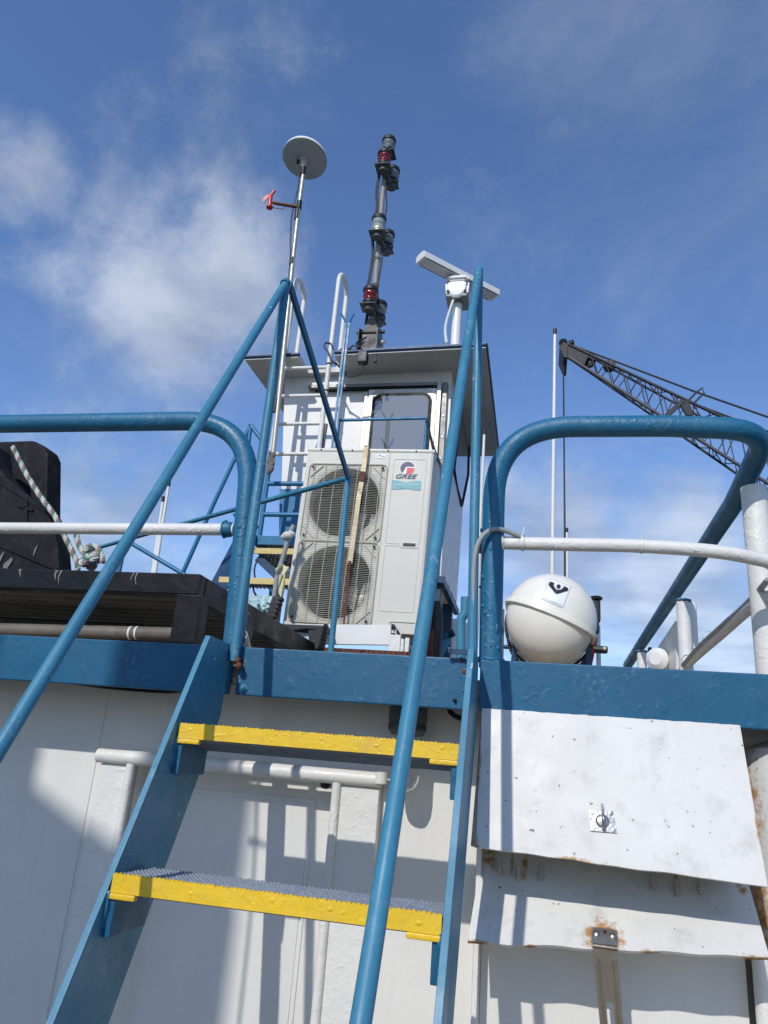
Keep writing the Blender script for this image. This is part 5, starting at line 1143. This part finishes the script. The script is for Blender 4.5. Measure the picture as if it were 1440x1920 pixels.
for rows in ([(521, 540, 1060), (517, 541, 1066), (518, 540, 1073), (522, 539, 1078)], [(524, 536, 1076), (522, 535, 1086), (520, 533, 1098), (521, 532, 1108), (526, 531, 1118)]):
    o = ragmesh(rows, 4.45).build('cloth', 'cloth_cream', cl, sharp=180); md = o.modifiers.new('thick', 'SOLIDIFY'); md.thickness = .012; md2 = o.modifiers.new('soft', 'SUBSURF'); md2.levels = 1; md2.render_levels = 2

# ------------------------------------------------------------------ crane beyond
CYN, CYF = 58.0, 61.5
cr = thing('lattice_crane', 'dark lattice boom crane with hoist lines far beyond the railing', 'crane', V((30, 60, -3.2)))
def chord(x0, y0, slope, Y): return lambda x: P(x, y0 + slope * (x - x0), Y)
cA, cB, cC, cD = chord(1075, 650, .473, CYN), chord(1110, 671, .545, CYF), chord(1073, 674, .633, CYN), chord(1107, 699, .69, CYF)
XE = 1700
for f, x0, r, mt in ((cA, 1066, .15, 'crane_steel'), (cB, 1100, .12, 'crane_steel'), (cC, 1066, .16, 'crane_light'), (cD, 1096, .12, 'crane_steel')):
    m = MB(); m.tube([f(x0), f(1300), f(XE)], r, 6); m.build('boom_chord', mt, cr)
m = MB()
def lace(f, g, x0, x1, n0, r):
    x = x0; k = 0; step_ = n0
    while x < x1:
        a, b = (f(x), g(x + step_ * .8)) if k % 2 == 0 else (g(x - step_ * .2), f(x + step_)); m.tube([a, b], r, 5, cap=False); x += step_; step_ *= 1.028; k += 1
lace(cA, cC, 1108, XE, 14, .055); lace(cB, cD, 1112, XE, 15, .045); lace(cA, cB, 1104, XE, 17, .045); lace(cC, cD, 1112, XE, 16, .05)
x = 1120
while x < XE: m.tube([cC(x), cD(x)], .05, 5, cap=False); m.tube([cA(x), cB(x)], .05, 5, cap=False); x += 30
g = m.build('boom_lacing', 'crane_steel', cr); g['kind'] = 'stuff'
m = MB(); m.prism([P(1052, 651, CYN), P(1064, 645, CYN), P(1104, 664, CYN), P(1096, 683, CYN), P(1066, 671, CYN)], (0, .25, 0)); m.build('tip_plate', 'crane_steel', cr)
m = MB(); m.prism([P(1056, 668, CYF), P(1066, 672, CYF), P(1108, 700, CYF), P(1100, 690, CYF), P(1100, 668, CYF)], (0, .2, 0)); m.build('tip_plate', 'crane_steel', cr)
m = MB(); m.prism([P(1049, 649, CYN - .2), P(1058, 641, CYN - .2), P(1063, 645, CYN - .2), P(1064, 671, CYN - .2), P(1057, 668, CYN - .2)], (0, 3.2, 0)); m.tube([P(1056, 643, CYN), P(1056, 643, CYF)], .4, 10); m.tube([P(1072, 646, CYN), P(1071, 640, CYN)], .25, 8); m.build('sheave_head', 'crane_steel', cr)
for (px, py) in ((1104, 676), (1142, 684)): m = MB(); q = P(px, py, CYN + .4); m.lathe([(.25, 0), (.55, .1), (.55, .4), (.25, .5)], q, (.2, 1, 0), 12); m.build('sheave', 'black', cr)
m = MB(); m.prism([P(1272, 752, CYN - .1), P(1284, 748, CYN - .1), P(1294, 756, CYN - .1), P(1300, 778, CYN - .1), P(1288, 778, CYN - .1)], (0, .3, 0)); m.bar(P(1280, 752, CYN), P(1250, 780, CYN), .35, .35); m.build('boom_joint', 'crane_steel', cr)
m = MB(); m.tube([P(1290, 752, CYN), P(1306, 735, CYN), P(1318, 727, CYN), P(1320, 737, CYN), P(1300, 757, CYN)], .085, 6); m.build('bridle_frame', 'crane_steel', cr)
for pl, r in (([(1066, 645), (1160, 680), (1305, 735), (1440, 782), (1700, 872)], .10), ([(1310, 760), (1440, 809), (1700, 905)], .085), ([(1056, 668), (1057.5, 860), (1058.6, 1080), (1061, 1420)], .055), ([(1056.5, 668), (1058.2, 860), (1060.4, 1080), (1062.5, 1420)], .055)):
    m = MB(); m.tube([P(x, y, CYN + 1) for x, y in pl], r, 6); m.build('cable', 'crane_steel', cr)
bq = cC(XE); m = MB(); m.box((bq.x - 4, 56, -3.1), (bq.x + 9, 64, bq.z + 2), .3); m.build('machinery_house', 'crane_steel', cr)

# ------------------------------------------------------------------ added unseen plates behind the viewer, cut to shade the bulkhead's left
def shade_pt(x, z, Yw, Y):                        # where the sun ray through wall point (x, z) passes the plane Y
    k = Yw - Y; return (x - .245 * k, z + .80 * k)
YS = -3.0
ah = thing('shade_plates', 'unseen white plates shaped to cast the shade beside the bulkhead door', 'shade caster', (-3.2, YS, -1.55))
px0 = P(65, 1440, YW); d1 = P(62, 1468, YW); d2 = P(228, 1600, YW); br = P(462, 1560, 2.09); bl_ = P(212, 1240, YF)
A = shade_pt(px0.x, d1.z, YW, YS); B = shade_pt(d2.x, d2.z, YW, YS); Rr = shade_pt(br.x, -.2, 2.09, YS); Lf = shade_pt(bl_.x, bl_.z, YF, YS)
zt2 = shade_pt(0, .45, YF, YS)[1]
m = MB(); m.prism([(-4.8, YS, -1.549), (Rr[0], YS, -1.549), (Rr[0], YS, B[1] - .05), (B[0], YS, B[1]), (A[0], YS, A[1]), (-4.8, YS, A[1])], (0, -.04, 0)); m.build('wall', 'white_wall', ah)  # plate whose outline follows the shade it should throw
m = MB(); m.box((Lf[0], YS - .04, B[1] + .001), (Rr[0], YS, zt2)); m.build('post', 'white_wall', ah)  # upright strip added to throw the shaded band by the stringer
m = MB(); m.box((A[0] - .7, YS - .04, A[1] + .001), (A[0], YS, zt2)); m.build('post', 'white_wall', ah)  # upright strip added to end the lit patch on its far side
tq_ = P(473, 1540, 2.09); r1 = shade_pt(tq_.x, 0.0, 2.09, .55); r2 = shade_pt(P(456, 1900, 2.09).x, -.75, 2.09, .55)
hr_ = thing('hanging_cord', 'thin dark cord with toggle casting its shadow on the bulkhead door', 'cord', (r2[0], .55, r2[1]))
m = MB(); m.tube(smoothpath([(r1[0], .55, r1[1] + .15), (r1[0], .55, r1[1]), ((r1[0] + r2[0]) / 2 + .01, .55, (r1[1] + r2[1]) / 2), (r2[0], .55, r2[1] - .2)]), .0045, 7); m.build('cord', 'black', hr_)
kq = P(480, 1583, 2.09); r3 = shade_pt(kq.x, kq.z, 2.09, .55); m = MB(); m.ball((r3[0], .55, r3[1]), .010, 8, 6, (2.0, 1, 1)); m.ball((r3[0] + .03, .55, r3[1] - .004), .006, 8, 6, (3, 1, .8)); m.build('toggle', 'black', hr_)

# ------------------------------------------------------------------ weld beads where the pipes meet
def weld_ring(c, ax, r, bead, mat, parent):
    ax = V(ax).normalized(); ref = V((1, 0, 0)) if abs(ax.x) < .9 else V((0, 1, 0)); e1_ = (ref - ax * ref.dot(ax)).normalized(); e2_ = ax.cross(e1_); n = 26
    pts = [c + (e1_ * math.cos(2 * PI * i / n) + e2_ * math.sin(2 * PI * i / n)) * (r + random.uniform(-.0015, .0015)) + ax * random.uniform(-.002, .002) for i in range(n)]
    m = MB(); m.tube(pts, [bead * random.uniform(.75, 1.3) for _ in range(n)], 6, closed=True); m.build('weld_bead', mat, parent, sharp=180)
weld_ring(V((p0.x, YR, .266)), (0, 0, 1), .0295, .0055, 'blue_lumpy', gr)
weld_ring(V((a3.x, YR, .266)), (0, 0, 1), .0295, .0055, 'blue_lumpy', gl)
weld_ring(w1 + V((-.030, 0, 0)), (1, 0, 0), .022, .004, 'blue_lumpy', gl)
weld_ring(s0 + V((.006, 0, 0)), (1, 0, 0), .018, .004, 'white_rail', gr)
weld_ring(hlT + dl * .016, dl, .0128, .0026, 'blue_lumpy', lad)
weld_ring(b1 + V((0, 0, -.004)), (0, 0, 1), .0125, .003, 'blue_lumpy', ir)
for px, py in ((1411, 915), (1280, 1124), (1203, 1220)):
    q = rail_y(px, py); weld_ring(q + V((0, 0, -.006)), (0, 0, 1), .027, .005, 'blue_lumpy', gr)
for k in range(30):                                  # runs and blisters in the thick paint of the posts
    y = random.uniform(960, 1225); side_ = random.choice((0, 1))
    c = P((462 - (y - 930) * .085) if side_ else 921, y, YR); a = random.uniform(PI, 2 * PI)
    m = MB(); m.ball(c + V((math.cos(a) * .0285, math.sin(a) * .0285, 0)), random.uniform(.003, .006), 7, 5, (1, .6, random.uniform(.8, 2.2))); m.build('paint_blister', 'blue_lumpy', gr if not side_ else gl)
